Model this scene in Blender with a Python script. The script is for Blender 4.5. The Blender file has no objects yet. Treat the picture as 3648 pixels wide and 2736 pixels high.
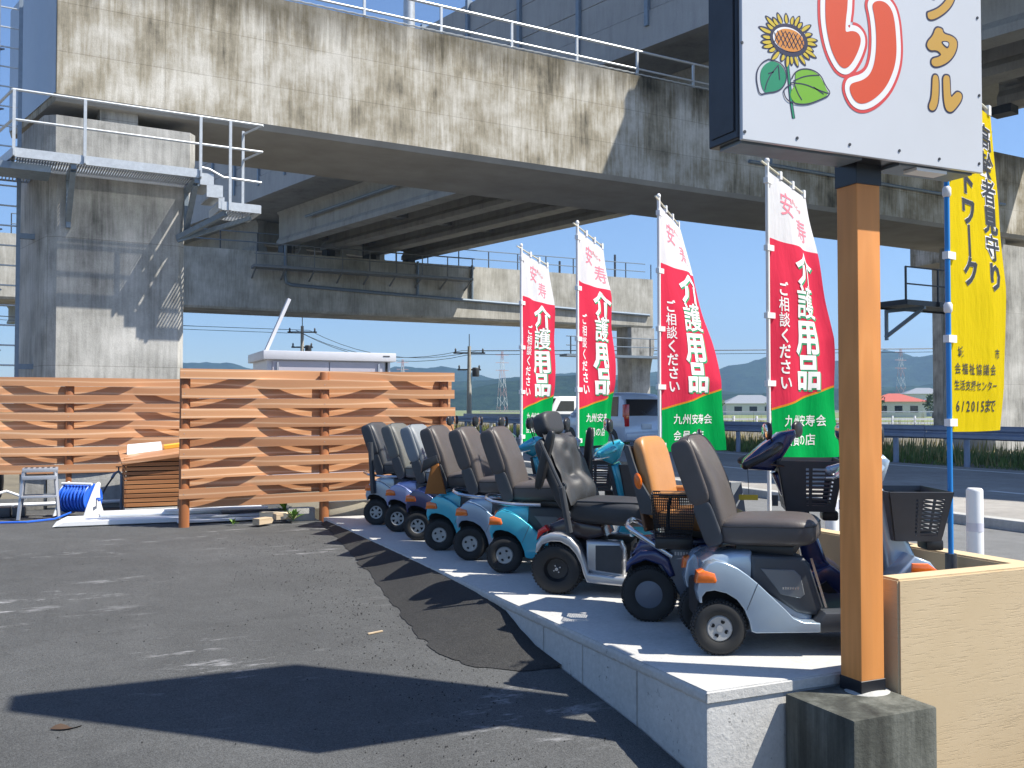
import bpy, bmesh, math, random
from mathutils import Vector, Matrix, noise
random.seed(7)
R = math.radians
sc = bpy.context.scene
col = sc.collection

# ------------------------------------------------------------------ camera
cam_d = bpy.data.cameras.new('camera')
cam = bpy.data.objects.new('camera', cam_d)
col.objects.link(cam)
cam_d.sensor_width = 36.0
cam_d.lens = 3400.0 / 3648.0 * 36.0
cam_d.clip_start = 0.05
cam_d.clip_end = 9000
cam.location = (0, 0, 1.1)
cam.rotation_euler = (R(90 + 1.466), 0, R(-24.2))
sc.camera = cam

# ------------------------------------------------------------------ light
SUN_AZ, SUN_EL = 54.5, 55.0          # light travels SUN_AZ degrees left of +Y
tr = Vector((-math.sin(R(SUN_AZ)) * math.cos(R(SUN_EL)), math.cos(R(SUN_AZ)) * math.cos(R(SUN_EL)), -math.sin(R(SUN_EL))))
sun_d = bpy.data.lights.new('sun', 'SUN')
sun_d.energy = 5.0
sun_d.angle = R(0.5)
sun_d.color = (1.0, 0.945, 0.84)
sun = bpy.data.objects.new('sun', sun_d)
sun.rotation_euler = tr.to_track_quat('-Z', 'Y').to_euler()
col.objects.link(sun)
world = bpy.data.worlds.new('World')
sc.world = world
world.use_nodes = True
nt = world.node_tree
nt.nodes.clear()
sky = nt.nodes.new('ShaderNodeTexSky')
sky.sky_type = 'NISHITA'
sky.sun_disc = False
sky.sun_elevation = R(SUN_EL)
sky.sun_rotation = math.atan2(-tr.x, -tr.y)
sky.air_density = 1.0
sky.dust_density = 0.35
sky.ozone_density = 1.5
bg = nt.nodes.new('ShaderNodeBackground')
bg.inputs['Strength'].default_value = 0.080
out = nt.nodes.new('ShaderNodeOutputWorld')
tint = nt.nodes.new('ShaderNodeMix'); tint.data_type = 'RGBA'; tint.blend_type = 'MULTIPLY'; tint.inputs[0].default_value = 1.0
tint.inputs[7].default_value = (0.84, 0.98, 1.20, 1)      # the camera's cool white balance
nt.links.new(sky.outputs[0], tint.inputs[6]); nt.links.new(tint.outputs[2], bg.inputs[0])
nt.links.new(bg.outputs[0], out.inputs[0])
sc.view_settings.view_transform = 'Standard'
sc.view_settings.look = 'None'
sc.view_settings.gamma = 1
sc.view_settings.use_curve_mapping = False
sc.view_settings.exposure = 0.84
sc.cycles.max_bounces = 6
sc.cycles.volume_bounces = 0
sc.cycles.sample_clamp_indirect = 8

# ------------------------------------------------------------------ materials
MATS = {}
def _n(t, kind, **kw):
    n = t.nodes.new(kind)
    for k, v in kw.items():
        if k in n.inputs: n.inputs[k].default_value = v
        else: setattr(n, k, v)
    return n
def c4(c): return (c[0], c[1], c[2], 1)
def base(name):
    m = bpy.data.materials.new(name); m.use_nodes = True
    t = m.node_tree; b = t.nodes['Principled BSDF']
    MATS[name] = m
    return m, t, b
def mapping(t, scale, coord='Object', rot=(0, 0, 0)):
    tc = _n(t, 'ShaderNodeTexCoord'); mp = _n(t, 'ShaderNodeMapping')
    mp.inputs['Scale'].default_value = scale; mp.inputs['Rotation'].default_value = rot
    t.links.new(tc.outputs[coord], mp.inputs[0])
    return mp
def noise_n(t, mp, scale, detail=5, rough=0.6):
    n = _n(t, 'ShaderNodeTexNoise'); n.inputs['Scale'].default_value = scale
    n.inputs['Detail'].default_value = detail; n.inputs['Roughness'].default_value = rough
    t.links.new(mp.outputs[0], n.inputs['Vector'])
    return n
def ramp(t, fac, stops):
    r = _n(t, 'ShaderNodeValToRGB'); e = r.color_ramp.elements
    while len(e) < len(stops): e.new(0.5)
    for i, (p, c) in enumerate(stops):
        e[i].position = p; e[i].color = c4(c)
    t.links.new(fac, r.inputs[0])
    return r
def mix(t, fac, a, b, mode='MIX'):
    m = _n(t, 'ShaderNodeMix'); m.data_type = 'RGBA'; m.blend_type = mode
    for s, v in ((m.inputs[0], fac), (m.inputs[6], a), (m.inputs[7], b)):
        if hasattr(v, 'links') or hasattr(v, 'is_linked'): t.links.new(v, s)
        elif isinstance(v, (tuple, list)): s.default_value = c4(v)
        else: s.default_value = v
    return m.outputs[2]
def bump(t, b, h, strength=0.3, dist=0.01):
    n = _n(t, 'ShaderNodeBump'); n.inputs['Strength'].default_value = strength
    n.inputs['Distance'].default_value = dist
    t.links.new(h, n.inputs['Height']); t.links.new(n.outputs[0], b.inputs['Normal'])
    return n

def plain(name, c, rough=0.5, metal=0.0, var=0.12, scale=6.0, bmp=0.0, coat=0.0, spec=0.5, alpha=None):
    if name in MATS: return MATS[name]
    m, t, b = base(name)
    mp = mapping(t, (1, 1, 1))
    n = noise_n(t, mp, scale)
    lo = tuple(max(0, x * (1 - var)) for x in c); hi = tuple(min(1, x * (1 + var)) for x in c)
    r = ramp(t, n.outputs[0], [(0.3, lo), (0.7, hi)])
    t.links.new(r.outputs[0], b.inputs['Base Color'])
    b.inputs['Roughness'].default_value = rough; b.inputs['Metallic'].default_value = metal
    b.inputs['Coat Weight'].default_value = coat; b.inputs['Coat Roughness'].default_value = 0.06
    b.inputs['Specular IOR Level'].default_value = spec
    if bmp: 
        n2 = noise_n(t, mp, scale * 12); bump(t, b, n2.outputs[0], bmp, 0.004)
    return m

def concrete(name, dark, mid, light, streak=(5, 5, 0.35), lines=None, contrast=(0.38, 0.5, 0.62), stain=0.5, under=False, zoff=0.0):
    """weathered concrete: vertical water streaks, blotches, formwork lines"""
    m, t, b = base(name)
    mp = mapping(t, streak); n1 = noise_n(t, mp, 1.0, 7, 0.65)
    mp2 = mapping(t, (1, 1, 1)); n2 = noise_n(t, mp2, 0.9, 8, 0.62)
    mp3 = mapping(t, (14, 14, 1.2)); n3 = noise_n(t, mp3, 1.0, 4, 0.6)
    f = _n(t, 'ShaderNodeMath', operation='MULTIPLY_ADD'); t.links.new(n2.outputs[0], f.inputs[0]); f.inputs[1].default_value = stain
    a = _n(t, 'ShaderNodeMath', operation='MULTIPLY'); t.links.new(n1.outputs[0], a.inputs[0]); a.inputs[1].default_value = 1 - stain
    t.links.new(a.outputs[0], f.inputs[2])
    f2 = _n(t, 'ShaderNodeMath', operation='MULTIPLY_ADD'); t.links.new(n3.outputs[0], f2.inputs[0]); f2.inputs[1].default_value = 0.22
    g = _n(t, 'ShaderNodeMath', operation='MULTIPLY'); t.links.new(f.outputs[0], g.inputs[0]); g.inputs[1].default_value = 0.78
    t.links.new(g.outputs[0], f2.inputs[2])
    r = ramp(t, f2.outputs[0], [(contrast[0], dark), (contrast[1], mid), (contrast[2], light)])
    colr = r.outputs[0]
    # fine grain
    n4 = noise_n(t, mp2, 40, 3, 0.7); r4 = ramp(t, n4.outputs[0], [(0.3, (0.86, 0.86, 0.86)), (0.7, (1.08, 1.08, 1.08))])
    colr = mix(t, 0.8, colr, r4.outputs[0], 'MULTIPLY')
    if lines:
        br = _n(t, 'ShaderNodeTexBrick'); br.offset = 0.0
        mpb = mapping(t, (1, 1, 1), rot=lines[2])
        br.inputs['Scale'].default_value = 1; br.inputs['Brick Width'].default_value = lines[0]; br.inputs['Row Height'].default_value = lines[1]
        br.inputs['Mortar Size'].default_value = 0.009; br.inputs['Mortar Smooth'].default_value = 0.6
        br.inputs['Color1'].default_value = (1, 1, 1, 1); br.inputs['Color2'].default_value = (0.9, 0.9, 0.9, 1); br.inputs['Mortar'].default_value = (0.55, 0.54, 0.52, 1)
        t.links.new(mpb.outputs[0], br.inputs['Vector'])
        colr = mix(t, 0.75, colr, br.outputs[0], 'MULTIPLY')
    if under:   # dirt washed down from the top edge, in tongues of uneven length
        mpd = mapping(t, (2.6, 2.6, 0.10)); nd = noise_n(t, mpd, 1.0, 6, 0.7)
        tcz = _n(t, 'ShaderNodeTexCoord'); sz = _n(t, 'ShaderNodeSeparateXYZ'); t.links.new(tcz.outputs['Object'], sz.inputs[0])
        mr = _n(t, 'ShaderNodeMapRange'); t.links.new(sz.outputs[2], mr.inputs[0]); mr.inputs[1].default_value = zoff + .9; mr.inputs[2].default_value = zoff + 2.8; mr.inputs[3].default_value = -.42; mr.inputs[4].default_value = .34
        ad = _n(t, 'ShaderNodeMath', operation='ADD'); t.links.new(nd.outputs[0], ad.inputs[0]); t.links.new(mr.outputs[0], ad.inputs[1])
        rd = ramp(t, ad.outputs[0], [(.50, (1, 1, 1)), (.74, (.36, .35, .32))])
        colr = mix(t, 0.85, colr, rd.outputs[0], 'MULTIPLY')
        # the soffit was never rained on: plain grey concrete
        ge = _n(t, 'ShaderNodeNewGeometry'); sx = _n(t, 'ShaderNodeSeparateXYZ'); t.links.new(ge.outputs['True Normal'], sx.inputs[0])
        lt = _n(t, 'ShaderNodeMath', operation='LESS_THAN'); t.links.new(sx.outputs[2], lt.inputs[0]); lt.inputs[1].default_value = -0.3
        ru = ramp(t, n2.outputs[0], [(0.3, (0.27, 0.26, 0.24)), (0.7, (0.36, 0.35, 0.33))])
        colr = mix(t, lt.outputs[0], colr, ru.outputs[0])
    t.links.new(colr, b.inputs['Base Color'])
    b.inputs['Roughness'].default_value = 0.9; b.inputs['Specular IOR Level'].default_value = 0.25
    bump(t, b, n4.outputs[0], 0.35, 0.01)
    return m

M_BEAM = concrete('weathered_concrete', (0.11, 0.10, 0.078), (0.34, 0.305, 0.235), (0.62, 0.595, 0.54), streak=(1.3, 1.3, 0.20), lines=(1.92, 0.93, (R(90), 0, 0)), contrast=(0.37, 0.465, 0.58), stain=0.62, under=True)
M_BEAM2 = concrete('paler_concrete', (0.24, 0.23, 0.20), (0.40, 0.385, 0.34), (0.58, 0.565, 0.52), streak=(1.1, 1.1, 0.20), contrast=(0.36, 0.48, 0.60), stain=0.5)
M_PIER = concrete('pier_concrete', (0.13, 0.128, 0.12), (0.34, 0.335, 0.315), (0.60, 0.59, 0.565), streak=(1.6, 1.6, 0.22), lines=(40, 2.4, (R(90), 0, 0)), contrast=(0.36, 0.47, 0.62), stain=0.6)
M_GIRD = concrete('girder_concrete', (0.22, 0.22, 0.215), (0.33, 0.33, 0.32), (0.40, 0.40, 0.39), streak=(2, 2, 0.4), contrast=(0.35, 0.5, 0.65), stain=0.5)
M_SLAB = concrete('new_concrete', (0.37, 0.37, 0.355), (0.47, 0.465, 0.45), (0.52, 0.515, 0.50), streak=(1.5, 1.5, 1.5), contrast=(0.30, 0.45, 0.6), stain=0.7)
def pits(m, zmax):
    t = m.node_tree; b = t.nodes['Principled BSDF']; src = b.inputs['Base Color'].links[0].from_socket
    mp = mapping(t, (1, 1, 1)); n1 = noise_n(t, mp, 34, 4, .7); n2 = noise_n(t, mp, 3.2, 2)
    r1 = ramp(t, n1.outputs[0], [(.60, (0, 0, 0)), (.66, (1, 1, 1))]); r2 = ramp(t, n2.outputs[0], [(.50, (0, 0, 0)), (.60, (1, 1, 1))])
    ge = _n(t, 'ShaderNodeNewGeometry'); sx = _n(t, 'ShaderNodeSeparateXYZ'); t.links.new(ge.outputs['True Normal'], sx.inputs[0])
    lt = _n(t, 'ShaderNodeMath', operation='LESS_THAN'); t.links.new(sx.outputs[2], lt.inputs[0]); lt.inputs[1].default_value = 0.5
    f = _n(t, 'ShaderNodeMath', operation='MULTIPLY'); t.links.new(r1.outputs[0], f.inputs[0]); t.links.new(r2.outputs[0], f.inputs[1])
    g = _n(t, 'ShaderNodeMath', operation='MULTIPLY'); t.links.new(f.outputs[0], g.inputs[0]); t.links.new(lt.outputs[0], g.inputs[1])
    t.links.new(mix(t, g.outputs[0], src, (.16, .16, .155)), b.inputs['Base Color'])
pits(M_SLAB, 0)
M_FOOT = concrete('stained_footing_concrete', (0.030, 0.030, 0.027), (0.072, 0.075, 0.065), (0.17, 0.175, 0.155), streak=(11, 11, 0.8), contrast=(0.38, 0.49, 0.61), stain=0.5)
M_LOWWALL = concrete('pale_concrete', (0.26, 0.26, 0.25), (0.40, 0.40, 0.385), (0.48, 0.48, 0.46), streak=(2, 2, 1), contrast=(0.35, 0.5, 0.65))

def asphalt(name, c, speck=0.5, chalk=False, crack=False):
    m, t, b = base(name)
    mp = mapping(t, (1, 1, 1)); n1 = noise_n(t, mp, 0.7, 6); n2 = noise_n(t, mp, 170, 3, 0.7); n3 = noise_n(t, mp, 5, 6, 0.7)
    r1 = ramp(t, n1.outputs[0], [(0.3, tuple(x * 0.85 for x in c)), (0.7, tuple(x * 1.18 for x in c))])
    r2 = ramp(t, n2.outputs[0], [(0.32, (1 - speck,) * 3), (0.5, (1, 1, 1)), (0.72, (1 + speck,) * 3)])
    colr = mix(t, 1.0, r1.outputs[0], r2.outputs[0], 'MULTIPLY')
    r3 = ramp(t, n3.outputs[0], [(0.35, (0.85, 0.85, 0.85)), (0.65, (1.10, 1.10, 1.10))])
    n5 = noise_n(t, mp, 62, 2, 0.6); r5 = ramp(t, n5.outputs[0], [(0.30, (0.70, 0.70, 0.70)), (0.48, (1, 1, 1)), (0.66, (1.0, 1.0, 1.0)), (0.74, (1.5, 1.48, 1.42))])
    colr = mix(t, min(1, speck + .2), colr, r5.outputs[0], 'MULTIPLY')
    colr = mix(t, 0.8, colr, r3.outputs[0], 'MULTIPLY')
    if chalk:
        mpc = mapping(t, (2.2, 7.0, 1), rot=(0, 0, R(-12))); nc = noise_n(t, mpc, 1.0, 5, 0.75)
        nm = noise_n(t, mp, 0.55, 2)
        rc = ramp(t, nc.outputs[0], [(0.56, (0, 0, 0)), (0.68, (1, 1, 1))]); rm = ramp(t, nm.outputs[0], [(0.48, (0, 0, 0)), (0.60, (0.8, 0.8, 0.8))])
        f = _n(t, 'ShaderNodeMath', operation='MULTIPLY'); t.links.new(rc.outputs[0], f.inputs[0]); t.links.new(rm.outputs[0], f.inputs[1])
        colr = mix(t, f.outputs[0], colr, (0.33, 0.33, 0.34))
    if crack:
        v = _n(t, 'ShaderNodeTexVoronoi'); v.feature = 'DISTANCE_TO_EDGE'; v.inputs['Scale'].default_value = 0.42
        mpv = mapping(t, (1.4, 0.7, 1)); nn = noise_n(t, mp, 2.5, 5)
        ad = mix(t, 0.12, mpv.outputs[0], nn.outputs[1], 'ADD'); t.links.new(ad, v.inputs['Vector'])
        rv = ramp(t, v.outputs[0], [(0.0, (0.86, 0.86, 0.86)), (0.005, (1, 1, 1))])
        colr = mix(t, 0.8, colr, rv.outputs[0], 'MULTIPLY')
    t.links.new(colr, b.inputs['Base Color'])
    b.inputs['Roughness'].default_value = 0.85; b.inputs['Specular IOR Level'].default_value = 0.4
    bump(t, b, n2.outputs[0], 0.6, 0.006)
    return m
M_LOT = asphalt('lot_asphalt', (0.071, 0.073, 0.074), 0.6, chalk=True, crack=True)
M_PATCH = asphalt('fresh_asphalt', (0.027, 0.027, 0.027), 1.0)
M_WALK = asphalt('sidewalk_asphalt', (0.15, 0.153, 0.155), 0.25)
M_ROAD = asphalt('road_surface', (0.30, 0.285, 0.265), 0.15)
M_DIRT = asphalt('bare_ground', (0.17, 0.15, 0.11), 0.3)

def wood(name, c, c2, rough=0.55, axis=0, scl=1.0):
    m, t, b = base(name)
    s = [14, 14, 14]; s[axis] = 1.1
    mp = mapping(t, tuple(x * scl for x in s)); tc = mp
    n = noise_n(t, mp, 1.0, 3, 0.5)
    w = _n(t, 'ShaderNodeTexWave'); w.wave_type = 'RINGS'; w.rings_direction = 'X'
    w.inputs['Scale'].default_value = 0.55; w.inputs['Distortion'].default_value = 9; w.inputs['Detail'].default_value = 2; w.inputs['Detail Scale'].default_value = 0.7
    t.links.new(mp.outputs[0], w.inputs['Vector'])
    oi = _n(t, 'ShaderNodeObjectInfo')
    r = ramp(t, w.outputs[0], [(0.0, tuple(x * .93 for x in c)), (0.86, c), (1.0, c2)])
    r2 = ramp(t, n.outputs[0], [(0.3, (0.92, 0.91, 0.90)), (0.7, (1.06, 1.06, 1.06))])
    colr = mix(t, 1.0, r.outputs[0], r2.outputs[0], 'MULTIPLY')
    ro = ramp(t, oi.outputs['Random'], [(0, (0.72, 0.68, 0.66)), (0.5, (0.98, 0.98, 0.97)), (1, (1.20, 1.22, 1.22))])
    colr = mix(t, 1.0, colr, ro.outputs[0], 'MULTIPLY')
    t.links.new(colr, b.inputs['Base Color']); b.inputs['Roughness'].default_value = rough
    bump(t, b, n.outputs[0], 0.2, 0.003)
    return m
M_WOOD = wood('stained_fence_wood', (0.55, 0.275, 0.135), (0.70, 0.45, 0.28), scl=0.55)
M_POSTW = wood('fence_post_wood', (0.27, 0.095, 0.030), (0.33, 0.13, 0.05), axis=2)
M_BOXW = wood('box_wood', (0.30, 0.125, 0.045), (0.36, 0.17, 0.07))
M_CUT = wood('raw_timber', (0.62, 0.50, 0.34), (0.68, 0.56, 0.40))

def stucco():
    m, t, b = base('combed_stucco')
    mp = mapping(t, (1, 1, 1)); n = noise_n(t, mp, 3, 5)
    mh = mapping(t, (11, 11, 210)); nh = noise_n(t, mh, 1.0, 4, 0.65)
    mb = mapping(t, (3.2, 3.2, 3.2)); nb = noise_n(t, mb, 1.0, 2)
    r = ramp(t, n.outputs[0], [(0.3, (0.52, 0.40, 0.245)), (0.7, (0.57, 0.445, 0.285))])
    rh = ramp(t, nh.outputs[0], [(0.36, (0.0, 0.0, 0.0)), (0.46, (1, 1, 1))])
    rm = ramp(t, nb.outputs[0], [(0.38, (0, 0, 0)), (0.56, (1, 1, 1))])
    h = mix(t, rm.outputs[0], (1, 1, 1), rh.outputs[0])
    rr = ramp(t, h, [(0, (0.93, 0.92, 0.90)), (1, (1, 1, 1))])
    colr = mix(t, 1.0, r.outputs[0], rr.outputs[0], 'MULTIPLY')
    t.links.new(colr, b.inputs['Base Color']); b.inputs['Roughness'].default_value = 0.9
    bump(t, b, h, 0.30, 0.004)
    return m
M_STUC = stucco()
M_GALV = plain('galvanised_steel', (0.50, 0.53, 0.56), 0.45, 0.35, 0.10, 14)
M_GALVD = plain('dull_blue_steel', (0.20, 0.25, 0.31), 0.5, 0.3, 0.12, 10)
M_RAILST = plain('guardrail_steel', (0.24, 0.29, 0.40), 0.45, 0.25, 0.1, 4)
M_DARKST = plain('dark_steel', (0.045, 0.05, 0.06), 0.5, 0.3, 0.2, 8)
M_GRATE = plain('grating_steel', (0.30, 0.32, 0.34), 0.5, 0.4)
M_POST = wood('orange_post_paint', (0.70, 0.275, 0.072), (0.71, 0.285, 0.078), axis=2, scl=1.3)
M_BLACK = plain('black_cabinet_paint', (0.016, 0.017, 0.022), 0.3, 0, 0.1, 5)
M_FACE = plain('white_acrylic', (0.57, 0.59, 0.625), 0.25, 0, 0.02, 3)
def emb(name, c, rough=0.5): return plain(name, c, rough, 0, 0.03, 4)
P_WHITE = emb('white_print', (0.74, 0.74, 0.76)); P_PINK = emb('pink_red_print', (0.60, 0.05, 0.05)); P_ORANGE = emb('orange_red_print', (0.60, 0.065, 0.016))
P_YEL = emb('ochre_print', (0.50, 0.29, 0.05)); P_NAVY = emb('navy_outline_print', (0.018, 0.02, 0.06)); P_SUNY = emb('yellow_petal_print', (0.56, 0.42, 0.03))
P_SEED = emb('orange_seed_print', (0.60, 0.23, 0.035)); P_GRN = emb('green_leaf_print', (0.0, 0.22, 0.11)); P_LIME = emb('lime_leaf_print', (0.15, 0.38, 0.02))
P_BRUSH = emb('faded_pink_print', (0.78, 0.20, 0.26)); P_BLK = emb('black_print', (0.025, 0.025, 0.03)); P_GREEN = emb('green_shadow_print', (0.0, 0.30, 0.12)); P_RED = emb('crimson_print', (0.70, 0.03, 0.09))
def cloth(name, c, tr_=0.42):
    m, t, b = base(name)
    mp = mapping(t, (1, 1, 1)); n = noise_n(t, mp, 3, 3)
    r = ramp(t, n.outputs[0], [(0.3, tuple(x * 0.95 for x in c)), (0.7, c)])
    t.links.new(r.outputs[0], b.inputs['Base Color']); b.inputs['Roughness'].default_value = 0.8; b.inputs['Specular IOR Level'].default_value = 0.1
    mpw = mapping(t, (9, 9, 2.2)); nw = noise_n(t, mpw, 1.0, 4, .6); bump(t, b, nw.outputs[0], .55, .03)
    tl = _n(t, 'ShaderNodeBsdfTranslucent'); t.links.new(r.outputs[0], tl.inputs[0])
    mx = _n(t, 'ShaderNodeMixShader'); mx.inputs[0].default_value = tr_
    o = t.nodes['Material Output']
    t.links.new(b.outputs[0], mx.inputs[1]); t.links.new(tl.outputs[0], mx.inputs[2]); t.links.new(mx.outputs[0], o.inputs[0])
    return m
C_WHITE = cloth('white_cloth', (0.85, 0.85, 0.87)); C_RED = cloth('red_cloth', (0.82, 0.045, 0.10)); C_GREEN = cloth('green_cloth', (0.0, 0.42, 0.09)); C_ORG = cloth('orange_cloth_line', (0.85, 0.30, 0.03)); C_YEL = cloth('yellow_cloth', (0.88, 0.66, 0.008))
M_TYRE = plain('tyre_rubber', (0.022, 0.022, 0.022), 0.75, 0, 0.15, 20)
M_HUB = plain('grey_hub_plastic', (0.40, 0.40, 0.39), 0.45, 0.2, 0.05)
M_SEAT = plain('brown_grey_vinyl', (0.080, 0.070, 0.068), 0.48, 0, 0.08, 9, 0.25)
M_SEATG = plain('grey_vinyl', (0.12, 0.125, 0.12), 0.5, 0, 0.08, 9, 0.25)
M_SEATL = plain('pale_grey_vinyl', (0.21, 0.235, 0.26), 0.5, 0, 0.08, 9, 0.25)
M_LEATH = plain('black_leather', (0.034, 0.036, 0.041), 0.52, 0, 0.15, 6, 0.3)
M_TAN = plain('tan_leather', (0.46, 0.215, 0.075), 0.38, 0, 0.06, 6, 0.1)
M_PLAS = plain('black_plastic', (0.018, 0.019, 0.022), 0.4, 0, 0.15, 12)
M_PLAG = plain('charcoal_plastic', (0.050, 0.055, 0.064), 0.45, 0, 0.12, 10)
M_CHROME = plain('satin_chrome', (0.62, 0.64, 0.68), 0.22, 0.85, 0.04)
M_AMBER = plain('amber_lens', (0.85, 0.17, 0.015), 0.12, 0, 0.10, 60, coat=0.6)
M_REDL = plain('red_lens', (0.60, 0.02, 0.02), 0.15, 0, 0.05, coat=0.6)
def paint(name, c, metal=0.35): return plain(name, c, 0.26, metal, 0.02, 3, coat=0.7)
PT_SILV = paint('silver_blue_paint', (0.36, 0.45, 0.55)); PT_SILB = paint('pale_blue_paint', (0.26, 0.37, 0.52)); PT_LAV = paint('lavender_blue_paint', (0.24, 0.29, 0.54))
PT_TEAL = paint('turquoise_paint', (0.045, 0.46, 0.62), 0.2); PT_NAVY = paint('navy_paint', (0.018, 0.03, 0.12), 0.2); PT_SIL = paint('silver_paint', (0.50, 0.50, 0.51), 0.5)
PT_CAR = paint('car_silver_paint', (0.64, 0.70, 0.80), 0.15); PT_VAN = plain('van_white_paint', (0.78, 0.79, 0.80), 0.3, 0, 0.02, coat=0.5)
M_GLASS = plain('tinted_glass', (0.012, 0.015, 0.022), 0.06, 0, 0.05, coat=0.5)
M_MIRR = plain('mirror_face', (0.75, 0.78, 0.80), 0.05, 1.0, 0.0)
M_WPIPE = plain('white_plastic', (0.78, 0.79, 0.80), 0.4, 0, 0.03)
M_BLUE = plain('blue_plastic', (0.02, 0.12, 0.62), 0.4, 0, 0.06); M_BPOLE = plain('blue_pole_plastic', (0.01, 0.22, 0.62), 0.35, 0, 0.03)
M_ALU = plain('aluminium', (0.42, 0.44, 0.48), 0.4, 0.5, 0.06)
M_SHED = plain('shed_sheet_metal', (0.62, 0.62, 0.66), 0.4, 0.1, 0.03); M_SHEDD = plain('shed_mauve_door', (0.50, 0.47, 0.52), 0.4, 0.1, 0.03)
M_NOISE = concrete('noise_wall_concrete', (0.24, 0.25, 0.26), (0.34, 0.35, 0.36), (0.40, 0.41, 0.42), streak=(3, 3, 0.4), contrast=(0.3, 0.5, 0.7))
M_LEAF = plain('weed_leaf', (0.13, 0.26, 0.03), 0.55, 0, 0.3, 20)
M_GRASS = plain('verge_grass', (0.11, 0.17, 0.035), 0.7, 0, 0.4, 2)
M_DRYG = plain('dry_grass', (0.30, 0.25, 0.09), 0.7, 0, 0.3, 2)
M_LINE = plain('road_paint_white', (0.72, 0.72, 0.70), 0.7, 0, 0.08, 20)
M_ROOFR = plain('red_roof', (0.42, 0.10, 0.07), 0.6); M_HWALL = plain('house_wall', (0.62, 0.60, 0.55), 0.8); M_ROOFG = plain('grey_roof', (0.22, 0.24, 0.27), 0.6)
M_POLEC = plain('pole_concrete', (0.38, 0.37, 0.34), 0.8, 0, 0.1); M_PYR = plain('pylon_red', (0.50, 0.28, 0.25), 0.6); M_PYW = plain('pylon_white', (0.65, 0.65, 0.65), 0.6)
M_BAG = plain('clear_bag_film', (0.62, 0.64, 0.68), 0.15, 0, 0.2, 30, coat=0.5)
M_PAPER = plain('printed_paper', (0.70, 0.72, 0.76), 0.6, 0, 0.06, 60); M_PYEL = plain('yellow_packet', (0.80, 0.45, 0.05), 0.5)
M_DARK = plain('dark_void_plastic', (0.008, 0.008, 0.009), 0.8, 0, 0.1)

def hillmat(name, a, b_):
    m, t, b = base(name); mp = mapping(t, (1, 1, 1)); n = noise_n(t, mp, 0.05, 9, 0.8); n2 = noise_n(t, mp, 0.006, 4)
    r = ramp(t, n.outputs[0], [(0.35, a), (0.65, b_)]); r2 = ramp(t, n2.outputs[0], [(0.35, (0.75, 0.75, 0.75)), (0.65, (1.2, 1.2, 1.2))])
    t.links.new(mix(t, 1.0, r.outputs[0], r2.outputs[0], 'MULTIPLY'), b.inputs['Base Color']); b.inputs['Roughness'].default_value = 1; b.inputs['Specular IOR Level'].default_value = 0
    bump(t, b, n.outputs[0], 1.0, 6)
    return m
M_HILL = hillmat('wooded_hill', (0.006, 0.020, 0.016), (0.040, 0.075, 0.048))

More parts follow.
